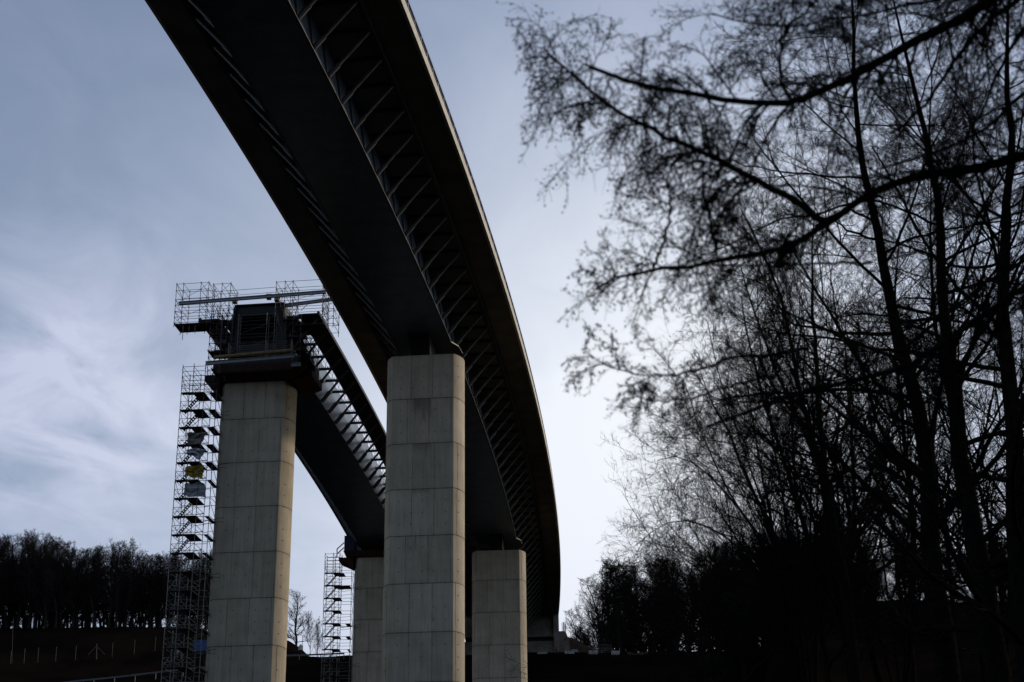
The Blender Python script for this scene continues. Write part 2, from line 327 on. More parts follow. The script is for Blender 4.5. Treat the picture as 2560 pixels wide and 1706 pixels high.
# ---- finished viaduct (right)
v1 = empty('viaduct', bp(200, 0, ZB), 'finished viaduct with a dark steel box and concrete deck curving overhead', 'bridge', 'two parallel viaducts')
YS1 = list(np.arange(30, Y_AB + 0.1, 4.0)) + [Y_AB]
B3 = 3.0; BT = 2.35
mb = MB(); sweep(mb, [(-B3, ZB), (B3, ZB), (BT, ZS + .05), (-BT, ZS + .05)], YS1); mb.build('box_girder', 'girder', v1)
mb = MB(); sweep(mb, [(B3 - .1, ZB - .04), (B3 + .16, ZB - .04), (B3 + .16, ZB + .02), (B3 - .1, ZB + .02)], YS1); mb.build('bottom_flange', 'steel', v1)
mb = MB(); sweep(mb, [(-B3 + .1, ZB - .04), (-B3 - .16, ZB - .04), (-B3 - .16, ZB + .02), (-B3 + .1, ZB + .02)][::-1], YS1); mb.build('bottom_flange', 'steel', v1)
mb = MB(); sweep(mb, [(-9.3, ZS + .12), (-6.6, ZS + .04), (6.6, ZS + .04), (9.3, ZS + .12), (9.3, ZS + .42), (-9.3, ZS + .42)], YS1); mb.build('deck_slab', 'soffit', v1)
for s in (1, -1):
    e = [(s * 9.28, ZS + .10), (s * 9.55, ZS + .06), (s * 9.58, ZS + .80), (s * 9.1, ZS + .86), (s * 9.1, ZS + .424), (s * 9.28, ZS + .424)]
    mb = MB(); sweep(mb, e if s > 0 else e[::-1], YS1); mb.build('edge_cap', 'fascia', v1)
    e = [(s * 6.25, ZS - .38), (s * 6.65, ZS - .38), (s * 6.65, ZS + .038), (s * 6.25, ZS + .038)]
    mb = MB(); sweep(mb, e if s > 0 else e[::-1], YS1); mb.build('edge_beam', 'darksteel', v1)
    mb = MB()
    for zz_ in (ZS + 1.9, ZS + 1.5, ZS + 1.15):
        wd = .07 if zz_ > ZS + 1.8 else .035
        sweep(mb, [(s * 9.4 - wd, zz_ - wd), (s * 9.4 + wd, zz_ - wd), (s * 9.4 + wd, zz_ + wd), (s * 9.4 - wd, zz_ + wd)], YS1)
    rail = mb.build('railing', 'rail', v1)
    ys_ = np.arange(84, Y_AB, 2.4) if s > 0 else []
    for Y in ys_: mb = MB(); mb.bar(bp(Y, s * 9.4, ZS + .85), bp(Y, s * 9.4, ZS + 1.95), .09); mb.build('railing_post', 'rail', rail)
ST = 4.06
k0 = 128.6 - ST * 10
sts = [k0 + ST * k for k in range(58) if k0 + ST * k < Y_AB - 3]
nl = 0
def strut(par, Y, c, s, b3, thick=.14):
    p = bp(Y, c + s * (b3 + .02), ZB + .12); q = bp(Y, c + s * 6.40, ZS - .15)
    mb = MB(); mb.tube(p, q, thick, n=10); d = (q - p); mb.tube(p + d * .02, p + d * .26, thick * 1.55, n=8)
    o = mb.build('strut', 'steel', par, smooth=False); return o
for Y in sts:
    strut(v1, Y, 0, 1, B3)
    if nl < 42: strut(v1, Y, 0, -1, B3); nl += 1
    mb = MB(); mb.bar(bp(Y, -6.25, ZS - .13), bp(Y, 6.25, ZS - .13), .22, .30); mb.build('cross_beam', 'darksteel', v1)
for Y in sts:
    mb = MB(); mb.hexa([bp(Y - .05, B3, ZB + .1), bp(Y - .05, B3 + .12, ZB + .1), bp(Y + .05, B3 + .12, ZB + .1), bp(Y + .05, B3, ZB + .1), bp(Y - .05, BT, ZS), bp(Y - .05, BT + .25, ZS), bp(Y + .05, BT + .25, ZS), bp(Y + .05, BT, ZS)])
    mb.build('web_stiffener', 'girder', v1)
for Yc in (163.2, 245.8):     # thickened girder foot over each pier
    mb = MB(); c = []
    for z, hw, l in ((65.2, 1.0, 1.3), (ZB + .05, 1.2, 3.0)):
        c += [bp(Yc - l, -hw, z), bp(Yc - l, hw, z), bp(Yc + l, hw, z), bp(Yc + l, -hw, z)]
    mb.hexa(c); mb.build('pier_bracket', 'rubber_and_shade', v1)  # near-black colour paints shade over the bracket's sunlit sides
    mb = MB(); P = [(Yc - .7, 2.9), (Yc + 1.2, 3.75), (Yc + 3.4, 3.9), (Yc + 5.0, 3.4), (Yc + 6, 2.9)]
    vs = [bp(y, o, ZB - .07) for y, o in P] + [bp(y, o, ZB + .03) for y, o in P]
    mb.add(vs, [(0, 1, 2, 3, 4), (9, 8, 7, 6, 5)] + [(k, k + 5, (k + 1) % 5 + 5, (k + 1) % 5) for k in range(5)]); mb.build('bearing_plate', 'steel', v1)
    mb = MB()
    for s in (-1, 1):
        a = bp(Yc + .6, s * 1.9, 64.5); mb.box((a[0] - .6, a[1] - .6, 64.6), (a[0] + .6, a[1] + .6, 65.5))
    mb.build('bearing', 'rubber_and_shade', v1)

# ---- unfinished viaduct (left): steel box, struts and edge strips, no slab yet
YE = 163.0
v2 = empty('viaduct', bp(220, O2, ZB), 'unfinished steel viaduct on the left, open frame of struts without a deck slab', 'bridge', 'two parallel viaducts')
YS2 = [YE] + list(np.arange(166, Y_AB + .1, 4.0))
b3, bt, ZT2 = 3.4, 2.85, 72.95
def o2(l): return [(O2 + o, z) for o, z in l]
mb = MB(); sweep(mb, o2([(-b3, ZB), (b3, ZB), (bt, ZT2), (-bt, ZT2)]), [YE + 3] + YS2[1:], caps=True)
mb.build('box_girder', 'girder', v2)
mb = MB()   # open mouth of the box: four plates and a frame with a rounded opening
for prof in ([(-b3, ZB), (b3, ZB), (b3 - .03, ZB + .25), (-b3 + .03, ZB + .25)], [(-bt, ZT2 - .12), (bt, ZT2 - .12), (bt, ZT2), (-bt, ZT2)],
             [(b3 - .3, ZB + .25), (b3 - .03, ZB + .25), (bt, ZT2 - .12), (bt - .25, ZT2 - .12)], [(-b3 + .03, ZB + .25), (-b3 + .3, ZB + .25), (-bt + .25, ZT2 - .12), (-bt, ZT2 - .12)]):
    sweep(mb, o2(prof), [YE, YE + 1.5, YE + 3.0])
mb.build('girder_mouth', 'darksteel', v2)
mb = MB(); mb.hexa([bp(Y, O2 + o, z) for z, h_ in ((ZB + .27, b3 - .45), (ZT2 - .15, bt - .35)) for Y, o in ((YE + 2.6, -h_), (YE + 2.6, h_), (YE + 2.8, h_), (YE + 2.8, -h_))]); mb.build('mouth_shade_sheet', 'rubber_and_shade', v2)  # added near-black sheet stands in for the shade deep inside the box
mb = MB()
yo = YE + .35; out = [(-b3 + .1, ZB + .26), (b3 - .1, ZB + .26), (bt - .02, ZT2 - .13), (-bt + .02, ZT2 - .13)]
inn = []
for cx, cz, a0 in ((-1.75, 68.5, 180), (1.75, 68.5, 270), (1.75, 71.3, 0), (-1.75, 71.3, 90)):
    for k in range(5): t = R(a0 + 90 * k / 4); inn.append((cx + .35 * math.cos(t), cz + .35 * math.sin(t)))
n = len(inn); vs = [bp(yo, O2 + o, z) for o, z in inn] + [bp(yo + .2, O2 + o, z) for o, z in inn] + [bp(yo, O2 + o, z) for o, z in out] + [bp(yo + .2, O2 + o, z) for o, z in out]
fs = [(k, (k + 1) % n, n + (k + 1) % n, n + k) for k in range(n)]
for q in range(4):
    for k in range(4): a = q * 5 + k; fs.append((2 * n + q, a, a + 1))
    fs.append((2 * n + q, q * 5 + 4, (q * 5 + 5) % n, 2 * n + (q + 1) % 4))
mb.add(vs, fs); mb.build('end_frame', 'darksteel', v2)
for s in (1, -1):
    pr = [(s * 4.55, ZS - .05), (s * 6.75, ZS - .05), (s * 6.75, ZS + .10), (s * 4.55, ZS + .10)]
    mb = MB(); sweep(mb, o2(pr if s > 0 else pr[::-1]), YS2); sweep(mb, o2([(s * 6.75 - .12, ZS - .12), (s * 6.75 + .12, ZS - .12), (s * 6.75 + .12, ZS + .30), (s * 6.75 - .12, ZS + .30)]), YS2)
    for Y in np.arange(YE + 2, Y_AB, .8): mb.bar(bp(Y, O2 + s * 6.75, ZS + .28), bp(Y, O2 + s * 6.75, ZS + .5), .07)
    mb.build('edge_strip', 'darksteel', v2)
sts2 = [180.3 + ST * k - ST * 4 for k in range(40)]
sts2 = [y for y in sts2 if YE < y < Y_AB - 3]
for Y in sts2:
    for s in (1, -1):
        p = bp(Y, O2 + s * (b3 + .02), ZB + .12); q = bp(Y, O2 + s * 6.5, ZS - .1); d = q - p
        mb = MB(); mb.tube(p, q, .14, n=8); mb.tube(p, p + d * .3, .24, n=8); mb.build('strut', 'steel', v2)
        mb = MB(); a = bp(Y, O2 + s * bt, ZS + .1); b_ = bp(Y, O2 + s * 6.7, ZS + .1); mb.bar(a, b_, .2, .3)
        for k in range(15): c = a + (b_ - a) * (k + .5) / 15; mb.bar(c + [0, 0, .15], c + [0, 0, .38], .045)
        mb.build('cross_beam', 'darksteel', v2)
mb = MB()
for i, Y in enumerate(np.arange(168, Y_AB, 2.03)):
    a = bp(Y, O2 + bt - .1, ZT2); mb.tube(a, a + [0.35, 0, 1.5], .03, n=4)
    b_ = bp(Y + 2.03, O2 + bt - .1, ZT2) if Y + 2.1 < Y_AB else a
    if Y + 2.1 < Y_AB:
        mb.tube(a + [.25, 0, 1.05], b_ + [.25, 0, 1.05], .022, n=4); mb.tube(a + [.12, 0, .55], b_ + [.12, 0, .55], .022, n=4); mb.tube(a, b_ + [.3, 0, 1.2], .02, n=4)
mb.build('temporary_railing', 'tube', v2)

# ---- abutment
ab = empty('abutment', bp(Y_AB, 0, 58), 'pale concrete abutment wall on the far slope where the finished deck ends', 'abutment')
def slab(par, name, o0, o1, y0, y1, z0, z1, m='abut'):
    mb = MB(); c = []
    for z in (z0, z1): c += [bp(y0, o0, z), bp(y0, o1, z), bp(y1, o1, z), bp(y1, o0, z)]
    mb.hexa(c); return mb.build(name, m, par)
slab(ab, 'seat_wall', -9.6, 8.419, Y_AB - 1.2, Y_AB + 2, 55, 65.9)
slab(ab, 'gap_shade_block', -9.3, 8.41, Y_AB + .6, Y_AB + 1.8, 65.9, 66.9, 'darksteel')  # solid dark block painted as the shade in the recessed gap
slab(ab, 'back_wall', -9.4, 8.419, Y_AB - .6, Y_AB + 1.9, 66.9, ZS + .02)
slab(ab, 'corner_pillar', 8.42, 9.5, Y_AB - 1.6, Y_AB + 4, 55, ZS + .03)
mb = MB(); P = [(9.52, 55), (12.3, 55), (11.6, 66.2), (10.9, 68.3), (9.52, 68.3)]
vs = [bp(Y_AB + 1, o, z) for o, z in P] + [bp(Y_AB + 2, o, z) for o, z in P]
mb.add(vs, [(0, 1, 2, 3, 4), (9, 8, 7, 6, 5)] + [(k, k + 5, (k + 1) % 5 + 5, (k + 1) % 5) for k in range(5)]); mb.build('wing_wall', 'abut', ab)
ab2 = empty('abutment', bp(Y_AB, O2, 58), 'abutment wall seen in the slit between the middle and the right pier', 'abutment')
slab(ab2, 'seat_wall', O2 - 9, O2 + 8.9, Y_AB - 1.2, Y_AB + 2, 55, 65.9)
slab(ab2, 'back_wall', O2 - 7.2, O2 + 8.95, Y_AB + .2, Y_AB + 1.9, 65.91, ZT2)
# earth mound behind the wing wall
rr_ = np.random.default_rng(3)
a = bp(Y_AB + 6, 13, 0); vs = []; fs = []; nu, nv = 22, 14
for i in range(nu):
    for j in range(nv):
        u = i / (nu - 1); v = j / (nv - 1); x = 8.0 + u * 26; y = Y_AB + 2.5 + v * 22
        top = np.interp(x, [8, 11.5, 14, 18.5, 21, 25, 34], [69.0, 69.2, 67.6, 65.0, 63.4, 61, 59])
        z = 60.0 + max(0, top - 60.0) * math.sin(math.pi * (.12 + .8 * v)) ** .5 + rr_.normal(0, .12) if 0 < j < nv - 1 else 57
        vs.append((x, y, z))
for i in range(nu - 1):
    for j in range(nv - 1): a = i * nv + j; fs.append((a, a + nv, a + nv + 1, a + 1))
mb = MB(); mb.add(vs, fs); tag(mb.build('earth_mound', 'mound', smooth=True), kind='structure')
for i, (x, y0, y1) in enumerate([(1405, 1577, 1557), (1408, 1578, 1556), (1409.5, 1579, 1555), (1412, 1580, 1557), (1413.5, 1580, 1560)]):
    mb = MB(); mb.tube(px(x + .6, y0 + 5, 330), px(x, y1, 330), .06, n=5); tag(mb.build('rebar', 'tubelight'), 'thin reinforcing bar standing up from the earth mound beside the abutment', 'rebar', 'reinforcing bars on the earth mound')

# ------------------------------------------------------------------ scaffold towers
def scaffold_tower(org, ang, ztop, zbot, xs, dy, light_below, label, deckfn):
    ca, sa = math.cos(ang), math.sin(ang)
    def W(x, y, z): return np.array([org[0] + x * ca - y * sa, org[1] + x * sa + y * ca, z])
    t = empty('scaffold_tower', (org[0], org[1], zbot), label, 'scaffold', 'stair scaffold towers beside the piers')
    r = .038
    for x in xs:
        for y in (0, dy):
            mb = MB(); zt = ztop - (0 if x <= xs[2] else 3.0) + .3 * random.random()
            mb.tube(W(x, y, max(zbot, light_below)), W(x, y, zt), r, n=5)
            for z in np.arange(light_below, zt, 1.0): mb.tube(W(x, y, z), W(x, y, z + .1), r * 1.7, n=5)
            mb.build('standard', 'tube', t)
            if light_below > zbot: mb = MB(); mb.tube(W(x, y, zbot), W(x, y, light_below), r, n=5); mb.build('standard', 'tubelight', t, 'paler galvanised lower standard')
    for zt in (ztop - .15, ztop - .7, ztop - 1.25, ztop - 1.8, ztop - 2.4):
        mb = MB(); mb.tube(W(xs[0], 0, zt), W(xs[2], 0, zt), r * .9, n=4); mb.tube(W(xs[0], dy, zt), W(xs[2], dy, zt), r * .9, n=4)
        for x in xs[:3]: mb.tube(W(x, 0, zt), W(x, dy, zt), r * .9, n=4)
        mb.build('ledger_ring', 'tube', t)
    nlev = int((ztop - 1.0 - zbot) / 2)
    for k in range(nlev + 1):
        z = ztop - 3.2 - 2 * k
        if z < zbot: break
        low = z < light_below; tm = 'tubelight' if low else 'tube'
        mb = MB()
        for y in (0, dy):
            mb.tube(W(xs[0], y, z), W(xs[2], y, z), r * .9, n=4); mb.tube(W(xs[0], y, z + 1), W(xs[2], y, z + 1), r * .8, n=4)
            mb.tube(W(xs[2], y, z - .1), W(xs[-1], y, z - .1), r * .9, n=4)
            if k % 2 == 0 or y == 0: mb.tube(W(xs[2], y, z + .9), W(xs[-1], y, z + .9 + .1 * (k % 3)), r * .8, n=4)
        for x in xs:
            mb.tube(W(x, 0, z), W(x, dy, z), r * .9, n=4)
            if x <= xs[2]: mb.tube(W(x, 0, z + 1), W(x, dy, z + 1), r * .8, n=4); mb.tube(W(x, 0, z + .5), W(x, dy, z + .5), r * .7, n=4)
        mb.tube(W(xs[0], 0, z + .5), W(xs[1], 0, z + .5), r * .7, n=4)
        mb.build('ledger_ring', tm, t)
        mb = MB(); f = k % 2
        mb.tube(W(xs[0], 0 if f else dy, z), W(xs[0], dy if f else 0, z + 2), r * .8, n=4)
        mb.tube(W(xs[1], 0, z), W(xs[2], 0, z + 1.0), r * .8, n=4); mb.tube(W(xs[2], 0, z + .1), W(xs[2], dy, z + 1.1), r * .8, n=4)
        mb.tube(W(xs[3], 0, z + 1.6), W(xs[3], dy, z), r * .8, n=4)
        mb.build('brace', tm, t)
        mb = MB()   # landing deck, with planks
        for q in range(3): mb.hexa([W(xs[1] + .05 + q * .42, .05, z - .03), W(xs[1] + .42 + q * .42, .05, z - .03), W(xs[1] + .42 + q * .42, dy - .05, z - .03), W(xs[1] + .05 + q * .42, dy - .05, z - .03),
                                     W(xs[1] + .05 + q * .42, .05, z + .05), W(xs[1] + .42 + q * .42, .05, z + .05), W(xs[1] + .42 + q * .42, dy - .05, z + .05), W(xs[1] + .05 + q * .42, dy - .05, z + .05)])
        mb.hexa([W(xs[0], .0, z - .05), W(xs[1] + .1, .0, z - .05), W(xs[1] + .1, .6, z - .05), W(xs[0], .6, z - .05), W(xs[0], .0, z + .06), W(xs[1] + .1, .0, z + .06), W(xs[1] + .1, .6, z + .06), W(xs[0], .6, z + .06)])
        mb.build('landing', 'plank', t)
        mb = MB()   # stair flight
        p0 = W(xs[0] + .25, .9, z - 2 + .1); p1 = W(xs[1] + .25, .9, z)
        for yy in (.9, 1.55):
            a = W(xs[0] + .1, yy, z - 1.95); b_ = W(xs[1] + .45, yy, z - .05); mb.bar(a, b_, .04, .09); mb.tube(a + [0, 0, .9], b_ + [0, 0, .9], .022, n=4)
        for q in range(9):
            u = (q + .5) / 9; c = W(xs[0] + .1 + u * (xs[1] + .35 - xs[0]), 0, z - 1.95 + u * 1.9)
            a = W(xs[0] + .1 + u * (xs[1] + .35 - xs[0]), .9, z - 1.95 + u * 1.9); b_ = W(xs[0] + .1 + u * (xs[1] + .35 - xs[0]), 1.55, z - 1.95 + u * 1.9)
            mb.bar(a, b_, .2, .04)
        mb.build('stair_flight', 'galv' if low else 'tube', t)
        dk = deckfn(k)
        if dk:
            mb = MB()
            for (q0, q1) in dk: mb.hexa([W(xx, yy, z + zz_) for zz_ in (-.15, -.06) for xx, yy in ((q0, .03), (q1, .03), (q1, dy - .03), (q0, dy - .03))])
            mb.build('platform', 'plank', t)
    mb = MB()
    for k in (1, 4, 7, 10, 14):
        z = ztop - 4 - 2 * k
        for za, zb_ in ((0, .6), (.4, .1)): mb = MB(); mb.tube(W(xs[2], 0, z + za), W(xs[-1] + 1.5, .4, z + zb_), r * .9, n=4); mb.build('pier_tie', 'tube', t)
    return W
rt = random.Random(5)
p = px(457, 918, 165.5)
W1 = scaffold_tower((p[0], 165.6), R(-5), p[2] + .2, 15, (0, 1.25, 2.55, 3.95), 2.9, 48.3,
    'tall scaffold stair tower left of the left pier with four banners hung on it',
    lambda k: None if k == 2 and False else [(3.15, 3.5), (3.55, 3.9)] if k < 5 else [(3.5, 3.9)] if k not in (6, 11, 14) else None)
p2 = px(812, 1384, 247)
W2 = scaffold_tower((p2[0], 247.5), R(-3), p2[2] + .2, 38, (0, 1.3, 2.35, 4.3), 2.4, 58.0,
    'small far scaffold stair tower left of the pier hidden behind the middle pier',
    lambda k: {0: [(1.9, 3.0)], 1: [(1.8, 4.0)], 4: [(3.5, 4.2)], 5: [(3.6, 4.2)], 6: [(3.9, 4.2)], 7: [(1.6, 1.9), (2.3, 2.6), (3.3, 3.6)]}.get(k))

# banners on the tower
def cloth(name, corners, m, label, amp=.15, seed=1, marks=None):
    c = [np.array(q, float) for q in corners]; nu, nv = 22, 14; r_ = np.random.default_rng(seed); ph = r_.uniform(0, 6, 6)
    g = np.zeros((nu, nv, 3))
    for i in range(nu):
        for j in range(nv):
            u = i / (nu - 1); v = j / (nv - 1)
            p = c[0] * (1 - u) * (1 - v) + c[1] * u * (1 - v) + c[2] * u * v + c[3] * (1 - u) * v
            p = p + np.array([0, 1, 0]) * amp * (math.sin(u * 9 + ph[0] + v * 3) + .6 * math.sin(u * 17 + ph[1] - v * 6)) * (.3 + u)
            p[2] += .12 * math.sin(u * 7 + ph[2]) * u * amp * 6 + .08 * math.sin(v * 9 + ph[3])
            g[i, j] = p
    vs = g.reshape(-1, 3); fs = [(i * nv + j, (i + 1) * nv + j, (i + 1) * nv + j + 1, i * nv + j + 1) for i in range(nu - 1) for j in range(nv - 1)]
    mb = MB(); mb.add(vs, fs); o = mb.build(name, m, smooth=True)
    sol = o.modifiers.new('thick', 'SOLIDIFY'); sol.thickness = .012
    if marks:
        mb = MB()
        for (u0, v0, u1, v1) in marks:
            i0, j0 = int(u0 * (nu - 1)), int(v0 * (nv - 1)); i1, j1 = max(i0 + 1, int(u1 * (nu - 1))), max(j0 + 1, int(v1 * (nv - 1)))
            q = [g[i0, j0], g[i1, j0], g[i1, j1], g[i0, j1]]; mb.add([a_ - [0, .03, 0] for a_ in q], [(0, 1, 2, 3)])
        mb.build('printed_mark', 'ink', o)
    tag(o, label, 'banner', 'banners hung on the scaffold tower'); return o
def q4(a, Y): return [px(*a[0], Y), px(*a[1], Y), px(*a[2], Y), px(*a[3], Y)]
YB = 165.9
cloth('banner', q4([(468, 1112), (469, 1084), (520, 1077), (502, 1112)], YB), 'bannergrey', 'beige grey banner blowing out, topmost of the banners on the tall scaffold tower', .2, 2)
cloth('banner', q4([(465, 1134), (468, 1122), (518, 1120), (500, 1150)], YB), 'bannerwhite', 'white banner with dark print, twisted, second from the top on the tall scaffold tower', .2, 3, [(.2, .3, .3, .7), (.35, .3, .42, .7), (.7, .3, .78, .7)])
cloth('banner', q4([(462, 1190), (463, 1167), (511, 1166), (506, 1198)], YB), 'banneryellow', 'yellow banner with dark print on the tall scaffold tower', .2, 4, [(.3, .45, .36, .6), (.4, .45, .46, .6), (.5, .45, .56, .6), (.6, .45, .66, .6)])
cloth('banner', q4([(458, 1240), (464, 1206), (512, 1207), (515, 1243)], YB), 'bannerpale', 'pale grey banner, lowest on the tall scaffold tower', .12, 5)

# ------------------------------------------------------------------ works around the head of the left pier
c2o = O2 - .35
fp = empty('formwork_platform', bp(167, c2o, 64), 'rust brown formwork platform wrapped round the top of the left pier', 'platform')
def bslab(par, name, m, o0, o1, y0, y1, z0, z1, taper=0):
    mb = MB(); mb.hexa([bp(y0 + taper, o0 + taper, z0), bp(y0 + taper, o1 - taper, z0), bp(y1 - taper, o1 - taper, z0), bp(y1 - taper, o0 + taper, z0), bp(y0, o0, z1), bp(y0, o1, z1), bp(y1, o1, z1), bp(y1, o0, z1)])
    return mb.build(name, m, par)
D = c2o
bslab(fp, 'front_skirt', 'formwork', D - 4.2, D + 4.6, YE - .3, YE + .1, 64.75, 65.6)
mb = MB()
vs = [bp(YE - .3, D - 4.7, 65.3), bp(YE - .3, D + 6.0, 65.3), bp(170.5, D + 6.0, 65.3), bp(170.5, D - 4.7, 65.3), bp(164.4, D - 4.15, 64.3), bp(164.4, D + 4.25, 64.3), bp(169, D + 4.25, 64.3), bp(169, D - 4.15, 64.3)]
mb.hexa(vs[4:] + vs[:4]); mb.build('board_floor', 'formwork', fp)
for s, w_ in ((-1, 5.9), (1, 6.3)):
    mb = MB(); a0, a1 = s * 4.25, s * w_
    P = [(a0, 63.0 if s < 0 else 63.9), (a0, 65.29), (a1, 65.29), (a1, 64.6)]
    vs = [bp(164.6, D + o, z) for o, z in P] + [bp(169.5, D + o, z) for o, z in P]
    mb.add(vs, [(0, 1, 2, 3), (7, 6, 5, 4)] + [(k, k + 4, (k + 1) % 4 + 4, (k + 1) % 4) for k in range(4)]); mb.build('side_bracket', 'formwork', fp)
for k in range(8):
    o = D - 3.9 + k * 1.2; mb = MB(); mb.bar(bp(YE - .2, o, 65.2), bp(164.9, o, 64.35), .14, .2); mb.build('bracket_rib', 'darksteel', fp)
# dark stack of crossbeams between pier and girder
gb = empty('support_grillage', bp(167, c2o, 65.4), 'dark steel support frame between the left pier and the open box girder', 'support frame')
bslab(gb, 'main_beam', 'darksteel', D - 4.5, D + 5.0, YE - .1, YE + .7, 65.35, 66.35)
bslab(gb, 'rear_beam', 'darksteel', D - 4.5, D + 5.9, 167.5, 169.5, 65.35, 66.9)
bslab(gb, 'side_block', 'darksteel', D + 4.4, D + 5.7, 165.5, 168.0, 66.91, 67.6)
bslab(gb, 'bearing', 'darksteel', D - 2.5, D - 1.2, 164.5, 167.5, 65.35, ZB); bslab(gb, 'bearing', 'darksteel', D + 1.2, D + 2.5, 164.5, 167.5, 65.35, ZB)
def beam_thing(a, b_, h, wd, label, m='alu'):
    mb = MB(); a = np.array(a); b_ = np.array(b_)
    up = np.array([0, 0, 1.])
    mb.bar(a + up * (h / 2 - .03), b_ + up * (h / 2 - .03), wd, .06); mb.bar(a - up * (h / 2 - .03), b_ - up * (h / 2 - .03), wd, .06); mb.bar(a, b_, .05, h - .12)
    return tag(mb.build('steel_beam', m), label, 'beam', 'light metal beams on the pier head')
Yb = 162.3
beam_thing(px(447, 759, Yb), px(815, 730, Yb - 1.6), .36, .28, 'long pale metal beam laid across above the open box girder')
beam_thing(px(690, 767, 165.5), px(830, 749, 165.0), .36, .28, 'short pale metal beam behind the right end of the long top beam')
beam_thing(px(514, 909, Yb), px(736, 890, Yb - .9), .42, .28, 'pale metal beam lying across the head of the left pier below the girder')
beam_thing(px(728, 913, 164), px(752, 911, 163.8), .4, .28, 'short stub of pale metal beam at the right of the left pier head')
tag(MB().tube(px(535, 894, 161.9), px(733, 876, 161.0), .20, n=8).build('timber_beam', 'timber'), 'long brown timber beam along the platform edge below the open girder mouth', 'beam')
for x, y in ((588, 752), (673, 742), (693, 747)):
    a = px(x, y, 163.2); mb = MB(); mb.box(a - [.28, .3, .30], a + [.22, .3, .12]); mb.box(a + [-.33, -.2, .12], a + [.3, .35, .26]); tag(mb.build('timber_block', 'timber'), {588: 'brown timber packing block under the long top beam, left of the three', 673: 'brown timber block under the long top beam near the girder right corner', 693: 'small timber packing block just right of the girder corner, rightmost of the three'}[x], 'timber block', 'packing blocks')

def cage(name, label, cells, Ys_, r=.034, decks=(), extra=(), m='tube'):
    """scaffold cage in girder coordinates; cells = (o list, z list)"""
    os_, zs_ = cells
    t = empty(name, bp(Ys_[0], os_[0], zs_[0]), label, 'scaffold')
    for o in os_:
        for Y in Ys_:
            mb = MB(); mb.tube(bp(Y, o, zs_[0] - .5), bp(Y, o, zs_[-1] + .15), r, n=4)
            for z in zs_: mb.tube(bp(Y, o, z - .06), bp(Y, o, z + .06), r * 1.8, n=4)
            mb.build('standard', m, t)
    for i, z in enumerate(zs_):
        mb = MB()
        for Y in Ys_: mb.tube(bp(Y, os_[0], z), bp(Y, os_[-1], z), r * .9, n=4)
        for o in os_: mb.tube(bp(Ys_[0], o, z), bp(Ys_[-1], o, z), r * .9, n=4)
        mb.build('ledger_ring', m, t)
    mb = MB()
    for i in range(len(zs_) - 1):
        k = i % max(1, len(os_) - 1)
        mb.tube(bp(Ys_[0], os_[k], zs_[i]), bp(Ys_[0], os_[k + 1], zs_[i + 1]), r * .8, n=4); mb.tube(bp(Ys_[i % 2], os_[0], zs_[i]), bp(Ys_[(i + 1) % 2], os_[0], zs_[i + 1]), r * .8, n=4)
        mb.tube(bp(Ys_[i % 2], os_[-1], zs_[i]), bp(Ys_[(i + 1) % 2], os_[-1], zs_[i + 1]), r * .8, n=4)
    mb.build('brace', m, t)
    for (o0, o1, z) in decks:
        mb = MB()
        n_ = max(1, int(round((o1 - o0) / .32)))
        for q in range(n_): oo = o0 + (o1 - o0) * q / n_; mb.hexa([bp(Y, o, zz_) for zz_ in (z - .08, z) for o, Y in ((oo, Ys_[0] - .1), (oo + (o1 - o0) / n_ - .03, Ys_[0] - .1), (oo + (o1 - o0) / n_ - .03, Ys_[-1] + .1), (oo, Ys_[-1] + .1))])
        mb.build('platform', 'plank', t)
    for (p_, q_) in extra: mb = MB(); mb.tube(p_, q_, r, n=4); mb.build('loose_tube', m, t)
    return t
K = O2
dn = [(px(458, 815, 161), px(456, 850, 161)), (px(473, 815, 161), px(472, 832, 161)), (px(488, 815, 161), px(487, 834, 161))]
cage('scaffold_cage', 'scaffold cage around the left edge strip of the unfinished viaduct end', ([K - 9.0, K - 8.2, K - 6.2, K - 5.3], [70.3, 71.0, 71.7, 72.4, 73.1, 74.2, 75.0]), (161.0, 163.3), decks=[(K - 9.0, K - 4.7, 70.15)], extra=dn)
cage('scaffold_cage', 'scaffold cage standing just left of the open girder mouth', ([K - 5.0, K - 3.7], [64.6, 65.4, 66.2, 67.0, 67.8, 68.6, 69.4, 70.2, 71.0]), (161.5, 163.6), decks=[(K - 5.1, K - 3.2, 66.9)])
cage('scaffold_cage', 'tall narrow top scaffold with two bays above the left side of the girder', ([K - 4.9, K - 3.9, K - 2.9], [71.3, 72.2, 73.1, 74.0, 74.9]), (161.4, 164.2))
cage('scaffold_cage', 'top scaffold bays above the right side of the girder', ([K + 2.3, K + 3.3, K + 4.2, K + 7.6], [70.9, 71.6, 72.4, 73.1, 73.9, 74.7]), (161.4, 164.0))
cage('scaffold_cage', 'scaffold cage outside the right edge strip of the unfinished viaduct end', ([K + 7.2, K + 8.4], [70.2, 71.1, 72.0, 72.9, 73.8]), (163.4, 166.2))
cage('scaffold_cage', 'dark scaffold cage hung between girder and right edge strip', ([K + 3.3, K + 4.1, K + 5.0], [66.2, 67.0, 67.8, 68.6, 69.4, 70.2, 71.0]), (162.5, 165.5), decks=[(K + 2.9, K + 4.6, 70.6), (K + 3.3, K + 5, 68.5), (K + 4.3, K + 7.4, 69.9)])
cage('scaffold_cage', 'galvanised scaffold standing in front of the open girder mouth', ([K - 1.9, K + 1.3, K + 2.2], [67.0, 67.9, 68.8, 69.9, 71.1]), (161.8, 162.7), m='tubelight', r=.026, extra=[(bp(161.8, K - 1.9, 68.8), bp(161.8, K + 1.2, 69.9)), (bp(161.8, K - 1.9, 70.35), bp(161.8, K + 1.3, 70.4))])
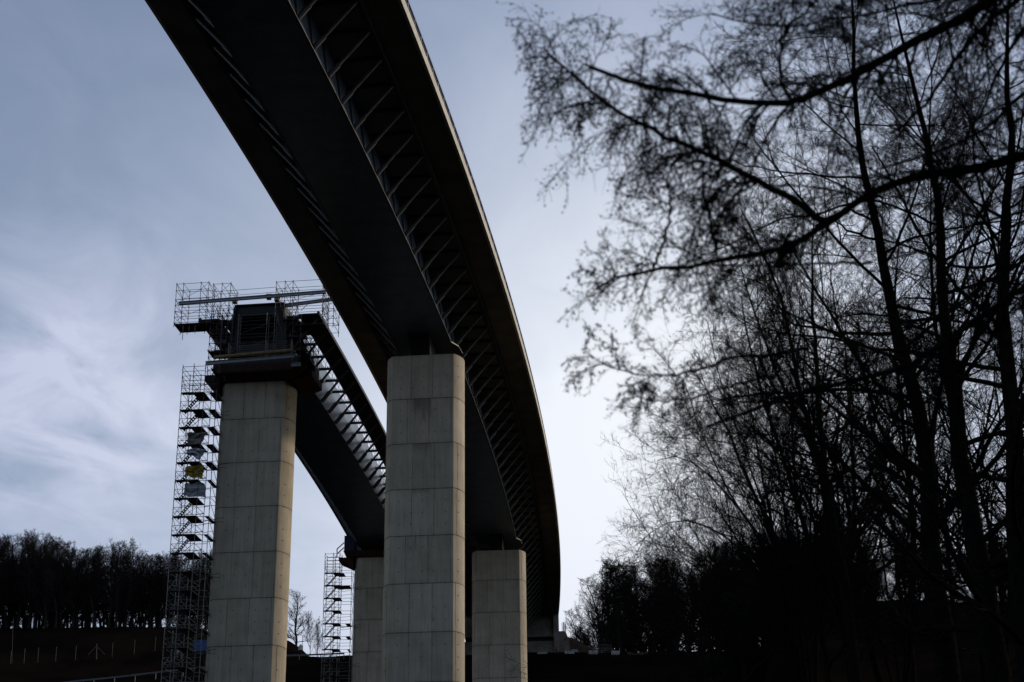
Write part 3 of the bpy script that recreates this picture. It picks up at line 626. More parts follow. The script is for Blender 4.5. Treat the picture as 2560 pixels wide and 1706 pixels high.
cage('scaffold_cage', 'low guard rail scaffold in front of the foot of the open girder', ([K - 2.6, K + 1.6, K + 4.4], [65.9, 66.4, 66.9, 67.4]), (161.0, 161.6), m='tubelight', r=.03)
cage('scaffold_cage', 'dense dark scaffold left of the open girder below the left strut', ([K - 4.6, K - 4.0, K - 3.4, K - 2.8], [67.0, 67.6, 68.2, 68.8, 69.4, 70.0, 70.6, 71.4, 72.2]), (162.6, 164.2), decks=[(K - 4.6, K - 3.2, 69.0), (K - 4.9, K - 3.4, 71.0)])
cage('scaffold_cage', 'fine dark scaffold between the girder wall and the right strut', ([K + 3.0, K + 3.9, K + 4.8, K + 5.7], [67.2, 68.0, 68.8, 69.6, 70.4, 71.6, 72.3]), (165.8, 168.0), decks=[(K + 3.4, K + 4.6, 68.9), (K + 3.1, K + 5.0, 71.2)])
cage('scaffold_cage', 'stepped scaffold descending beside the right flank of the unfinished girder', ([K + 3.6, K + 4.6], [66.6, 67.4, 68.2, 69.0, 69.8]), (169.0, 172.5), decks=[(K + 3.6, K + 4.6, 67.4)])
mb = MB(); mb.hexa([bp(Y, o, z) for z in (70.9, 71.0) for Y, o in ((162.4, K - 6.6), (162.4, K - 4.3), (167, K - 4.3), (167, K - 6.6))]); tag(mb.build('wall_formwork', 'formwork'), 'dark brown board hung under the left edge strip at the open end', 'board')
mb = MB()
for z in (74.0, 73.4): mb.tube(bp(161.4, K - 3, z), bp(161.4, K + 2.4, z + .1), .03, n=4)
for o in (K - 2.2, ): mb.tube(bp(161.4, o, 72.7), bp(161.4, o, 73.6), .03, n=4)
tag(mb.build('guard_rail', 'tube'), 'thin double guard rail across the top of the open girder between scaffolds', 'railing')
rh = random.Random(31); t = empty('loose_scaffolding', bp(163, K, 66), 'jumble of loose tubes and boards propped around the open girder mouth', 'scaffold')
for k in range(46):
    s_ = rh.choice((-1, 1)); o = K + s_ * rh.uniform(2.6, 5.6); z = rh.uniform(66.2, 71.6); Y = rh.uniform(161.6, 166); mb = MB()
    mb.tube(bp(Y, o, z), bp(Y + rh.uniform(-1, 1), o + rh.uniform(-1.3, 1.3), z + rh.uniform(.5, 2.2)), .035, n=4); mb.build('tube', 'tube', t)
for k in range(16):
    s_ = rh.choice((-1, 1)); o = K + s_ * rh.uniform(2.7, 4.8); z = rh.uniform(66.3, 71.2); Y = rh.uniform(161.6, 165); w_ = rh.uniform(.5, 1.3); mb = MB()
    mb.hexa([bp(yy, oo, zz_) for zz_ in (z, z + rh.choice((.07, .5))) for yy, oo in ((Y, o - w_ / 2), (Y, o + w_ / 2), (Y + 1.2, o + w_ / 2), (Y + 1.2, o - w_ / 2))]); mb.build('board', rh.choice(('plank', 'formwork', 'darksteel')), t)
# far pier head of the unfinished viaduct
f2 = empty('formwork_platform', bp(246, O2 + .2, 64), 'brown formwork platform round the top of the far pier by the small scaffold tower', 'platform')
E2 = O2 - .1
bslab(f2, 'board_floor', 'formwork', E2 - 5.6, E2 + 5.6, 246.2, 251, 65.0, 65.9, .4)
mb = MB(); P = [(-4.1, 63.4), (-4.1, 64.99), (-6.4, 64.99), (-6.4, 64.5)]
vs = [bp(247, E2 + o, z) for o, z in P] + [bp(250, E2 + o, z) for o, z in P]
mb.add(vs, [(0, 1, 2, 3), (7, 6, 5, 4)] + [(k, k + 4, (k + 1) % 4 + 4, (k + 1) % 4) for k in range(4)]); mb.build('side_bracket', 'formwork', f2)
bslab(f2, 'end_block', 'navy', E2 - 5.5, E2 - 3.9, 246.5, 249.5, 65.95, 68.4)
mb = MB()
for z in (66.0, 66.8): mb.tube(bp(247, E2 - 5.6, z + .6), bp(247, E2 - 6.7, z - .4), .09, n=5); mb.tube(bp(247, E2 - 6.7, z - .4), bp(247, E2 - 6.7, z - 1.0), .09, n=5)
mb.build('outrigger', 'formwork', f2)

# ------------------------------------------------------------------ bare trees (grown level by level, every branch a tapered tube)
def norm(a): return a / (np.linalg.norm(a, axis=-1, keepdims=True) + 1e-9)
def tube_arrays(P, Rr, k):
    N_, m, _ = P.shape
    T = norm(np.gradient(P, axis=1)); ref = norm(P[:, -1] - P[:, 0]); a = np.cross(ref, np.array([.31, .17, .94])); a = norm(a)[:, None, :]
    A = norm(a - (a * T).sum(-1, keepdims=True) * T); B = np.cross(T, A)
    th = np.arange(k) * 2 * np.pi / k
    V = P[:, :, None, :] + Rr[:, :, None, None] * (A[:, :, None, :] * np.cos(th)[None, None, :, None] + B[:, :, None, :] * np.sin(th)[None, None, :, None])
    V = V.reshape(-1, 3)
    i = np.arange(N_)[:, None, None] * (m * k) + np.arange(m - 1)[None, :, None] * k; j = np.arange(k)[None, None, :]
    a_ = i + j; b_ = i + (j + 1) % k
    Fq = np.stack([a_, b_, b_ + k, a_ + k], -1).reshape(-1, 4)
    return V, Fq
def grow(P, Rr, n, t0, t1, ang, ln, rfrac, m, wig, grav, r, lenprof=None, droop=0.0, rmin=0.0, rmax=9.0):
    N_, M_, _ = P.shape
    t = (t0 + (t1 - t0) * (np.arange(n)[None, :] + r.uniform(0, 1, (N_, n))) / n)
    f = t * (M_ - 1); i = np.clip(f.astype(int), 0, M_ - 2); u = (f - i)[..., None]
    idx = np.arange(N_)[:, None]
    base = P[idx, i] * (1 - u) + P[idx, i + 1] * u; tan = norm(P[idx, i + 1] - P[idx, i])
    rad = Rr[idx, i] * (1 - u[..., 0]) + Rr[idx, i + 1] * u[..., 0]
    base = base.reshape(-1, 3); tan = tan.reshape(-1, 3); rad = rad.reshape(-1); t = t.reshape(-1)
    K_ = len(base); rv = norm(r.normal(size=(K_, 3))); per = norm(rv - (rv * tan).sum(-1, keepdims=True) * tan)
    an = np.radians(r.normal(ang[0], ang[1], K_))[:, None]
    d = norm(np.cos(an) * tan + np.sin(an) * per)
    plen = np.repeat(np.linalg.norm(np.diff(P, axis=1), axis=-1).sum(1), n)
    if isinstance(ln, tuple): Ln = plen * r.uniform(ln[0], ln[1], K_)
    else: Ln = np.full(K_, ln) * r.uniform(.7, 1.3, K_)
    if lenprof is not None: Ln = Ln * lenprof(t)
    step = (Ln / (m - 1))[:, None]
    Q = np.zeros((K_, m, 3)); Q[:, 0] = base
    for s in range(1, m):
        d = norm(d + r.normal(0, wig, (K_, 3)) + np.array([0, 0, 1.]) * (grav - droop * s / m)); Q[:, s] = Q[:, s - 1] + d * step
    r0 = np.clip(rad * rfrac, rmin, rmax); tp = np.linspace(1, .35, m)[None, :]
    return Q, r0[:, None] * tp
def buds(Ps, size, r, frac=1.0):
    pts = Ps.reshape(-1, 3)
    if frac < 1: pts = pts[r.uniform(size=len(pts)) < frac]
    K_ = len(pts); s = size * r.uniform(.6, 1.3, (K_, 1)); el = 1.5
    o = np.array([[1, 0, 0], [0, 1, 0], [-1, 0, 0], [0, -1, 0], [0, 0, el], [0, 0, -el]], float)
    V = pts[:, None, :] + o[None] * s[:, None, :] ; V = V.reshape(-1, 3)
    tri = np.array([[0, 1, 4, 4], [1, 2, 4, 4], [2, 3, 4, 4], [3, 0, 4, 4], [1, 0, 5, 5], [2, 1, 5, 5], [3, 2, 5, 5], [0, 3, 5, 5]])
    Fq = (np.arange(K_)[:, None, None] * 6 + tri[None]).reshape(-1, 4)
    return V, Fq
def np_mesh(name, parts):
    Vs = []; Qs = []; off = 0
    for V, Fq in parts: Vs.append(V); Qs.append(Fq + off); off += len(V)
    V = np.concatenate(Vs); Q = np.concatenate(Qs); istri = Q[:, 2] == Q[:, 3]
    q = Q[~istri]; tr = Q[istri][:, :3]
    me = bpy.data.meshes.new(name); me.vertices.add(len(V)); me.vertices.foreach_set('co', V.astype(np.float32).ravel())
    loops = np.concatenate([q.ravel(), tr.ravel()]).astype(np.int32); me.loops.add(len(loops)); me.loops.foreach_set('vertex_index', loops)
    me.polygons.add(len(q) + len(tr)); st = np.concatenate([np.arange(len(q)) * 4, len(q) * 4 + np.arange(len(tr)) * 3]).astype(np.int32)
    me.polygons.foreach_set('loop_start', st)
    me.update(calc_edges=True); return me
def resample(path, m):
    path = np.array(path, float); d = np.r_[0, np.cumsum(np.linalg.norm(np.diff(path, axis=0), axis=1))]; u = np.linspace(0, d[-1], m)
    # smooth path through the points (Catmull-Rom through dense linear sampling then blur)
    q = np.stack([np.interp(u, d, path[:, k]) for k in range(3)], -1)
    for _ in range(2): q[1:-1] = (q[:-2] + 2 * q[1:-1] + q[2:]) / 4
    return q

def tree_meshes(name, seed, H, rbase, limbs=26, lf=.48, fork=True, spread=.42, lift=.10, twig=.006, dens=1.0, clear=.3, trunk_path=None, budsz=0.0, angs=(52, 12), levels=4, fine=6):
    r = np.random.default_rng(seed); m = 18
    if trunk_path is None:
        P = np.zeros((1, m, 3)); d = np.array([0, 0, 1.]); st = H / (m - 1)
        for s in range(1, m): d = norm(d + r.normal(0, .07, 3) + [0, 0, .12]); P[0, s] = P[0, s - 1] + d * st
    else:
        m = 26; P = resample(trunk_path, m)[None]; P[0, 3:] += np.cumsum(r.normal(0, rbase * .16, (m - 3, 3)) * [1, 1, .1], 0) * .8
    tp = np.linspace(1, .10, m) ** (.85 if trunk_path is None else 1.35); tp[0] = 1.35; Rr = (rbase * tp)[None]
    trunk = [tube_arrays(P, Rr, 10)]
    parts = []
    l1, r1 = grow(P, Rr, limbs, clear, .99, angs, (spread * .7, spread), lf, 12, .11, lift, r, lambda t: 1.15 - .75 * np.clip((t - clear) / (1 - clear), 0, 1) ** 1.5, rmax=rbase * lf)
    # some trunk-like ascending forks
    parts.append(tube_arrays(l1, r1, 6))
    l2, r2 = grow(l1, r1, int(9 * dens), .18, 1.0, (42, 13), (.28, .5), .55, 8, .10, lift * .7, r, lambda t: 1.2 - .6 * t, rmin=twig * 1.2)
    parts.append(tube_arrays(l2, r2, 4))
    l3, r3 = grow(l2, r2, int(8 * dens), .12, 1.0, (42, 15), (.28, .55), .55, 6, .11, lift * .5, r, lambda t: 1.2 - .5 * t, rmin=twig)
    parts.append(tube_arrays(l3, r3, 3))
    if levels >= 4:
        l4, r4 = grow(l3, r3, fine, .1, 1.0, (45, 16), (.3, .6), .6, 4, .13, 0.02, r, None, rmin=twig * .8)
        parts.append(tube_arrays(l4, r4, 3))
        if budsz: parts.append(buds(l4[:, [1, 3]], budsz, r, .5))
    tm = np_mesh(name + '_trunk', trunk); cm = np_mesh(name + '_crown', parts)
    return tm, cm
def coppice_meshes(name, seed, stems, rb, **kw):
    r = np.random.default_rng(seed); m = 16; P = np.stack([resample(q, m) for q in stems]); P[:, 2:] += np.cumsum(r.normal(0, .03, P[:, 2:].shape), 1)
    Rr = rb * np.linspace(1, .15, m)[None] * r.uniform(.7, 1.1, (len(P), 1))
    l1, r1 = grow(P, Rr, kw['n1'], .15, 1.0, (42, 14), (.16, .34), .5, 10, .08, .03, r, lambda t: 1.2 - .6 * t, rmin=.012)
    l2, r2 = grow(l1, r1, 9, .12, 1.0, (44, 14), (.25, .5), .55, 7, .09, .02, r, None, rmin=.007)
    l3, r3 = grow(l2, r2, 7, .1, 1.0, (46, 16), (.3, .55), .6, 5, .12, .01, r, None, rmin=.005)
    l4, r4 = grow(l3, r3, 3, .1, 1.0, (46, 18), (.3, .6), .7, 4, .2, 0, r, None, rmin=.004)
    return np_mesh(name + '_trunk', [tube_arrays(P, Rr, 7)]), np_mesh(name + '_crown', [tube_arrays(l1, r1, 4), tube_arrays(l2, r2, 3), tube_arrays(l3, r3, 3), tube_arrays(l4, r4, 3)])
def place_tree(kind, meshes, loc, rz, sc, label, cat, group, m='bark', lean=(0, 0)):
    o = bpy.data.objects.new(kind, None); C.objects.link(o); o.location = tuple(loc); o.rotation_euler = (lean[0], lean[1], rz); o.scale = (sc, sc, sc) if not isinstance(sc, tuple) else sc
    tag(o, label, cat, group)
    for nm, me in zip(('trunk', 'crown'), meshes):
        if not me.materials: me.materials.append(MT[m])
        c = bpy.data.objects.new(nm, me); C.objects.link(c); c.parent = o
    return o

# far wood on the left crest
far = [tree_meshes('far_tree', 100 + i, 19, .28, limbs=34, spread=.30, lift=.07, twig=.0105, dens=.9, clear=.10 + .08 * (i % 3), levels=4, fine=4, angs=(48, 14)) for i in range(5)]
bush = [tree_meshes('bush_tree', 130 + i, 12, .13, limbs=20, spread=.5, lift=.17, twig=.018, dens=.8, clear=.08, levels=4, fine=4, angs=(35, 10)) for i in range(2)]
rt = random.Random(21)
i = 0; X = -45
while X < 560:
    for row in range(4):
        yb = np.interp(X, [0, 250, 500], [1536, 1545, 1556]); Yd = 398 + row * 6 + rt.uniform(-3, 3)
        b = px(X + rt.uniform(-9, 9), yb, Yd); z = ground(b[0], Yd)
        toppx = np.interp(X, [0, 60, 150, 200, 290, 330, 400, 480, 560], [1340, 1330, 1352, 1374, 1350, 1372, 1374, 1376, 1388]) + rt.uniform(-4, 16) + row * 4
        top = px(X, toppx, Yd)[2]
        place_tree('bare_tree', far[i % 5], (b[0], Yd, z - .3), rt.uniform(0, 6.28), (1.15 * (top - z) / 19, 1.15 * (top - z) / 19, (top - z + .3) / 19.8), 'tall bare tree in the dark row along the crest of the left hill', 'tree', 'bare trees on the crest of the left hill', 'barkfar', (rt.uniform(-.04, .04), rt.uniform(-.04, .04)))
        i += 1
    X += rt.uniform(19, 27)
for k in range(40):
    X = -30 + k * 14.5 + rt.uniform(-5, 5); b = px(X, 1540, 396 + rt.uniform(0, 14)); place_tree('bare_shrub', bush[k % 2], (b[0], b[1], float(ground(b[0], b[1])) - .4), rt.uniform(0, 6), rt.uniform(.22, .45), 'low bare shrub between the trunks along the left hill crest', 'shrub', 'low shrubs under the left crest trees', 'barkfar')
# bare trees beyond the left pier
a = px(742, 1592, 358)
place_tree('bare_tree', far[0], (a[0], 358, float(ground(a[0], 358)) - .4), 1.1, (1.05, 1.05, .72), 'round crowned bare tree seen just right of the left pier', 'tree', None, 'barkfar')
for k, (x, y, Yd, s, lb) in enumerate([(775, 1628, 350, .78, 'low bare bush with upright rods left of the far scaffold tower'), (797, 1640, 345, .78, 'bare bush of thin rods directly behind the far scaffold tower')]):
    a = px(x, y, Yd); place_tree('bare_shrub', bush[k % 2], (a[0], Yd, float(ground(a[0], Yd)) - .4), k, (s * .7, s * .7, s), lb, 'shrub', 'bare shrubs by the far scaffold tower', 'barkfar')

# far wood on the right, behind the abutment plateau
rt = random.Random(4)
def outline_r(x): return np.interp(x, [1440, 1470, 1500, 1550, 1600, 1660, 1700, 1760, 1850, 2000, 2600], [1590, 1490, 1442, 1425, 1425, 1400, 1400, 1375, 1365, 1350, 1350])
X = 1462
while X < 2150:
    for row in range(2 if X < 1500 else 3):
        Yd = 352 + row * 9 + rt.uniform(-3, 3) - max(0, (X - 1600)) * .12
        yb = 1634 if X < 1600 else np.interp(X, [1600, 2150], [1634, 1600])
        b = px(X + rt.uniform(-10, 10), yb, Yd); z = ground(b[0], Yd) - .3
        top = px(X, outline_r(X) + rt.uniform(0, 22), Yd)[2]; h = max(4, top - z)
        sc_ = h / 19
        place_tree('bare_tree', far[(int(X) + row) % 5], (b[0], Yd, z), rt.uniform(0, 6.28), (max(.9, sc_ * 1.3), max(.9, sc_ * 1.3), sc_ * 1.02), 'bare tree in the distant wood right of the abutment', 'tree', 'bare trees of the distant right wood', 'barkfar')
    X += rt.uniform(24, 34)
for k, (x, s) in enumerate([(1452, .8), (1478, .72), (1505, .7)]):
    a = px(x, 1634, 340); place_tree('bare_shrub', bush[k % 2], (a[0], 340, ground(a[0], 340) - .3), k * 2.1, (s * .95, s * .95, s * .8), ['low bare shrub at the foot of the earth slope, leftmost beside the mound', 'bare shrub behind the second concrete block right of the mound', 'bare shrub under the edge of the distant right wood'][k], 'shrub', 'bare shrubs by the abutment')
# conifers
def conifer_mesh(name, seed, H, W_, pine=False):
    r = np.random.default_rng(seed); m = 12; P = np.zeros((1, m, 3)); P[0, :, 2] = np.linspace(0, H, m); P[0, :, :2] += np.cumsum(r.normal(0, .06, (m, 2)), 0)
    Rr = (.02 * H * np.linspace(1, .1, m))[None]; tr = np_mesh(name + '_trunk', [tube_arrays(P, Rr, 8)])
    if pine: l1, r1 = grow(P, Rr, 26, .6, 1.0, (72, 14), W_ , .4, 8, .12, .05, r, lambda t: .7 + .5 * np.sin((t - .6) / .4 * 3.0))
    else: l1, r1 = grow(P, Rr, 80, .1, 1.0, (88, 9), W_, .35, 7, .07, -.03, r, lambda t: 1.12 - 1.05 * t, droop=.1)
    l2, r2 = grow(l1, r1, 12, .15, 1.0, (52, 12), (.25, .42), .6, 5, .08, 0, r, rmin=.02)
    l3, r3 = grow(l2, r2, 9, .1, 1.0, (45, 18), (.3, .5), .9, 3, .1, 0, r, rmin=.03)
    return tr, np_mesh(name + '_crown', [tube_arrays(l1, r1, 4), tube_arrays(l2, np.maximum(r2, .025), 3), tube_arrays(l3, np.maximum(r3, .04), 3)])
spr = [conifer_mesh('spruce', 200 + i, 18, 3.6) for i in range(2)]; pin = conifer_mesh('pine', 210, 17, 3.4, True)
a = px(1552, 1634, 345); tp_ = px(1552, 1420, 345)[2]; h = tp_ - (a[2] - 1)
place_tree('pine_tree', pin, (a[0], 345, a[2] - 1), .4, (h / 17,) * 3, 'pine whose flat tuft rises above the distant wood right of the abutment', 'tree', None, 'needle')
for x, yt, Yd, lb in ((1787, 1352, 150, 'narrow dark spruce, leftmost of the spruces at the right wood edge'), (1858, 1318, 140, 'tall dark spruce with a thin spire among bare branches, right wood'), (1830, 1400, 160, 'broad low spruce between the two spires in the right wood'), (1975, 1425, 120, 'dark spruce hidden behind twigs right of the tall spire'), (2080, 1385, 118, 'dark dense spruce below the bird nest'), (1925, 1440, 125, 'low dark spruce in the gap right of the tall spire')):
    tpz = px(x, yt, Yd); z = float(ground(tpz[0], Yd)) - 1; h = tpz[2] - z
    place_tree('spruce_tree', spr[int(x) % 2], (tpz[0], Yd, z), x, (h / 18 * .66, h / 18 * .66, h / 18), lb, 'tree', 'spruces in the right wood', 'needle')

# big bare trees of the right bank; trunks follow their real bends
def bank_tree(path, Yd, rb, seed, label, group=None, **kw):
    pts = [px(x, y, Yd + dy) for x, y, dy in path]
    base = pts[0].copy(); gz = float(ground(base[0], base[1])); 
    d = (pts[0] - pts[1]) / (pts[1][2] - pts[0][2]) ; foot = pts[0] + d * (pts[0][2] - gz + .5) * .5; foot[2] = gz - .5
    rel = [np.zeros(3)] + [p_ - foot for p_ in pts]
    ms = tree_meshes('bank_tree', seed, 1, rb, trunk_path=rel, **kw)
    return place_tree('alder_tree', ms, foot, 0, 1, label, 'tree', group)
KW = dict(limbs=38, lf=.33, spread=.24, lift=.02, twig=.0062, dens=1.0, clear=.26, levels=4, fine=5, angs=(62, 14), budsz=.0)
bank_tree([(2355, 1500, 0), (2350, 1340, 0), (2345, 1184, 0), (2317, 1022, .3), (2263, 860, .5), (2247, 724, 1), (2252, 629, 1), (2191, 423, 1.5), (2163, 195, 2), (2150, -40, 2), (2140, -150, 2)], 44, .44, 301, 'big bare tree with a bent trunk, left of the two thickest trunks', None, **KW)
bank_tree([(2455, 1510, 0), (2430, 1370, 0), (2398, 1184, 0), (2382, 1022, .3), (2363, 860, .5), (2347, 585, 1), (2330, 420, 1), (2300, 260, 1.5), (2255, 90, 2), (2220, -60, 2)], 41, .46, 302, 'big bare tree leaning left, right of the two thickest trunks', None, **KW)
bank_tree([(2560, 1500, 0), (2544, 1318, 0), (2523, 1184, 0), (2512, 968, 0), (2495, 860, 0), (2510, 600, .5), (2545, 380, 1), (2520, 180, 1), (2535, -20, 2), (2560, -120, 2)], 38, .42, 303, 'bare tree with a straight dark trunk close to the right edge', None, **KW)
KD = dict(KW); KD.update(limbs=36, spread=.38, clear=.16, angs=(55, 14), lift=.04, twig=.007)
bank_tree([(2115, 1480, 0), (2107, 1426, 0), (2074, 1238, 0), (2053, 1103, 0), (2037, 860, .5), (2030, 760, .5), (2028, 620, .5), (2040, 470, .5)], 56, .27, 304, 'slender bare tree holding the bird nest, left of the big trunks', None, **KD)
bank_tree([(1960, 1500, 0), (1935, 1350, 0), (1905, 1200, 0), (1880, 1050, 0), (1850, 900, 0)], 66, .16, 305, 'thin leaning bare tree left of the slender nest tree', None, **{**KD, 'spread': .5})
bank_tree([(1850, 1540, 0), (1838, 1400, 0), (1822, 1280, 0), (1800, 1160, 0), (1790, 1080, 0)], 75, .14, 306, 'small bare tree with twigs reaching over the spruces on the right bank', None, **{**KD, 'spread': .5})
bank_tree([(1765, 1560, 0), (1750, 1460, 0), (1742, 1380, 0), (1730, 1290, 0)], 95, .13, 307, 'low spreading bare tree farthest left on the right bank', None, **{**KD, 'spread': .5, 'twig': .009})
def coppice(foot_px, Yd, tips, seed, label, rb=.09, n1=16):
    f = px(foot_px[0], foot_px[1], Yd); f[2] = min(f[2], float(ground(f[0], Yd))) - .3; stems = []
    for tip in tips:
        q = [np.zeros(3)] + [px(x, y, Yd + dy) - f for x, y, dy in tip]; stems.append(q)
    return place_tree('alder_tree', coppice_meshes('coppice', seed, stems, rb, n1=n1), f, 0, 1, label, 'tree', None)
coppice((2010, 1500), 62, [[(1930, 1300, 0), (1860, 1130, -1), (1800, 960, -2), (1770, 800, -2)], [(1900, 1330, 0), (1790, 1190, 1), (1700, 1120, 2), (1650, 1150, 2)], [(1960, 1250, 1), (1925, 1050, 2), (1905, 850, 2), (1900, 700, 2)],
    [(1985, 1300, 0), (1975, 1100, -1), (1965, 900, -1), (1970, 720, -1)], [(1880, 1380, 1), (1760, 1300, 2), (1660, 1300, 2), (1590, 1370, 2)], [(2060, 1300, 0), (2110, 1120, 0), (2150, 940, 0), (2160, 780, 0)], [(1940, 1370, 0), (1830, 1240, 0), (1750, 1060, -2), (1715, 940, -2)], [(2040, 1270, 1), (2060, 1060, 2), (2090, 850, 2)]], 401, 'many stemmed bare alder fanning up and left over the spruce tops', n1=13)
coppice((2230, 1510), 66, [[(2200, 1350, 0), (2190, 1180, 0), (2150, 1000, 0)], [(2260, 1360, 0), (2290, 1200, 0), (2300, 1000, 0)], [(2150, 1380, 0), (2090, 1270, 0), (2060, 1150, 0)], [(2300, 1400, 0), (2370, 1290, 0), (2400, 1150, 0)]], 402, 'low many stemmed bare alder between the nest tree and the big bent trunk', n1=9)
coppice((2480, 1510), 60, [[(2470, 1350, 0), (2450, 1180, 0), (2430, 1000, 0)], [(2510, 1360, 0), (2550, 1200, 0), (2570, 1000, 0)], [(2430, 1400, 0), (2400, 1300, 0), (2350, 1180, 0)]], 403, 'many stemmed bare alder between the two rightmost trunks', n1=9)
extra = [tree_meshes('wood_tree', 320 + i, 22, .18, limbs=30, spread=.28, lift=.05, twig=.007, dens=.9, clear=.15, levels=4, fine=4, angs=(48, 12)) for i in range(3)]
rt = random.Random(9)
for k in range(15):
    X = 2130 + (k * 61.8) % 560 if k < 12 else 2000 + (k - 12) * 60; Yd = 58 + (k * 37 % 60) ; a = px(X, 1480, Yd); z = float(ground(a[0], Yd)) - .4
    place_tree('bare_tree', extra[k % 3], (a[0], Yd, z), rt.uniform(0, 6.28), rt.uniform(.8, 1.15), 'thin bare tree in the tangle behind the big trunks on the right', 'tree', 'thin bare trees behind the big trunks', 'bark', (rt.uniform(-.08, .08), rt.uniform(-.1, .06)))
shr = [tree_meshes('undergrowth', 340 + i, 5, .05, limbs=22, spread=.65, lift=.12, twig=.008, dens=.9, clear=.03, levels=4, fine=4, angs=(35, 12)) for i in range(2)]
for k in range(52):
    X = 1780 + (k * 83.7) % 840; Yd = 84 + (k * 29 % 40); a = px(X, 1540, Yd); z = float(ground(a[0], Yd)) - .2
    place_tree('bare_shrub', shr[k % 2], (a[0], Yd, z), rt.uniform(0, 6.28), rt.uniform(.6, 1.05) * (1.05 if X < 2100 else .95), 'dark leafless shrub in the undergrowth of the right bank', 'shrub', 'leafless undergrowth shrubs on the right bank', 'bark')
# bird nest
nc = px(2088, 1134, 56.4); r = np.random.default_rng(8); K_ = 420
d0 = norm(r.normal(size=(K_, 3))); ctr = d0 * r.uniform(.05, .24, (K_, 1)) * [1, 1, .75]; tdir = norm(np.cross(d0, r.normal(size=(K_, 3))))
Pn = ctr[:, None, :] + tdir[:, None, :] * np.linspace(-.2, .2, 4)[None, :, None]
me = np_mesh('bird_nest', [tube_arrays(Pn, np.full((K_, 4), .008), 3)]); o = link('bird_nest', me, 'bark', None, tuple(nc)); tag(o, 'round dark bird nest of twigs in the slender bare tree', 'nest')

# ------------------------------------------------------------------ near alder tree overhanging from the right (out of focus)
nt_ = empty('alder_tree', (4.6, 8.5, 0.0), 'close blurred alder reaching long dark branches in from the right edge', 'tree')
r = np.random.default_rng(77)
def z7(x, y): return (1250 + x / 1.796, y / 1.796)
def z8(x, y): return (1400 + x / 1.853, 860 + y / 1.853)
NB = []
def near_branch(pts, d0, d1, r0, r1, att=None, m=26):
    q = [px(x, y, d0 + (d1 - d0) * i / (len(pts) - 1)) for i, (x, y) in enumerate(pts)]
    if att is not None: q = [np.array(att, float)] + q
    P_ = resample(q, m); P_[1:-1] += r.normal(0, .006, (m - 2, 3)); NB.append((P_, np.linspace(r0, r1, m)))
TX, TYt = 4.6, 8.5
near_branch([z7(2450, -160), z7(2200, 15), z7(1900, 165), z7(1640, 320), z7(1450, 400), z7(1320, 490), z7(1180, 465), z7(850, 435), z7(600, 390), z7(400, 300)], 8.2, 6.8, .045, .010, (TX, TYt, 7.2))
near_branch([z7(2450, 670), z7(2100, 770), z7(1850, 790), z7(1700, 840), z7(1600, 900), z7(1530, 970), z7(1470, 1000), z7(1400, 1060), z7(1300, 1135), z7(1230, 1110), z7(1130, 1130), z7(1000, 1180), z7(850, 1195), z7(700, 1215), z7(560, 1210), z7(480, 1250), z7(430, 1300)], 8.6, 7.6, .050, .007, (TX, TYt, 4.9), 34)
near_branch([z7(1470, 1000), z7(1250, 860), z7(1000, 730), z7(850, 660), z7(600, 540), z7(430, 440), z7(330, 340), z7(200, 220)], 8.0, 7.2, .022, .005)
near_branch([z7(2450, 1220), z7(2200, 1390), z7(2050, 1500), z8(1750, 20), z8(1580, 130), z8(1520, 170), z8(1400, 150), z8(1200, 190), z8(1050, 250), z8(900, 295), z8(820, 320), z8(760, 370), z8(680, 385)], 9.2, 8.8, .042, .010, (TX, TYt, 3.6), 30)
near_branch([z7(2400, -60), z7(2150, 130), z7(1990, 350), z7(1870, 520), z7(1750, 600)], 8.4, 8.2, .026, .008, (TX, TYt, 7.0))
near_branch([z7(2450, 300), z7(2250, 520), z7(2100, 640), z7(1900, 700), z7(1700, 760)], 9, 8.8, .026, .007, (TX, TYt, 5.6))
near_branch([z7(2400, 60), z7(2250, 280), z7(2180, 480), z7(2100, 600)], 8.6, 8.4, .024, .007, (TX, TYt, 6.4))
near_branch([z7(1320, 490), z7(1250, 330), z7(1270, 140), z7(1400, 30), z7(1480, -60)], 7.6, 7.4, .012, .005)
near_branch([z7(2350, -100), z7(1900, 20), z7(1500, 90), z7(1270, 140), z7(1100, 110), z7(950, 60)], 7.9, 7.3, .018, .004, (TX, TYt, 7.8))
near_branch([z7(1670, 1180), z7(1400, 1185), z7(1150, 1195), z7(950, 1190)], 8.3, 8.1, .009, .004)
near_branch([z7(690, 1215), z7(760, 1000), z7(770, 880), z7(700, 720)], 7.8, 7.7, .009, .004)
near_branch([z7(980, 1180), z7(940, 960), z7(900, 850), z7(990, 760)], 7.9, 7.8, .009, .004)
near_branch([z8(1150, 20), z8(950, 60), z8(820, 60), z8(640, 130), z8(430, 150), z8(230, 120), z8(100, 20)], 8.8, 8.2, .012, .003)
near_branch([z8(1000, 150), z8(800, 190), z8(600, 260), z8(400, 265), z8(340, 230)], 8.8, 8.4, .010, .003)
near_branch([z7(2500, 900), z7(2300, 960), z7(2100, 1010), z7(1900, 1130), z7(1700, 1180)], 9.4, 9.2, .02, .006, (TX, TYt, 4.4))
tk = resample([(TX + .5, TYt, -.3), (TX + .3, TYt, 2), (TX, TYt, 4.5), (TX - .15, TYt, 7), (TX, TYt, 10), (TX + .1, TYt, 13)], 16)[None]
off = np.array([4.6, 8.5, 0.])
me = np_mesh('trunk', [tube_arrays(tk - off, np.linspace(.22, .08, 16)[None], 12)]); link('trunk', me, 'bark', nt_)
parts = []
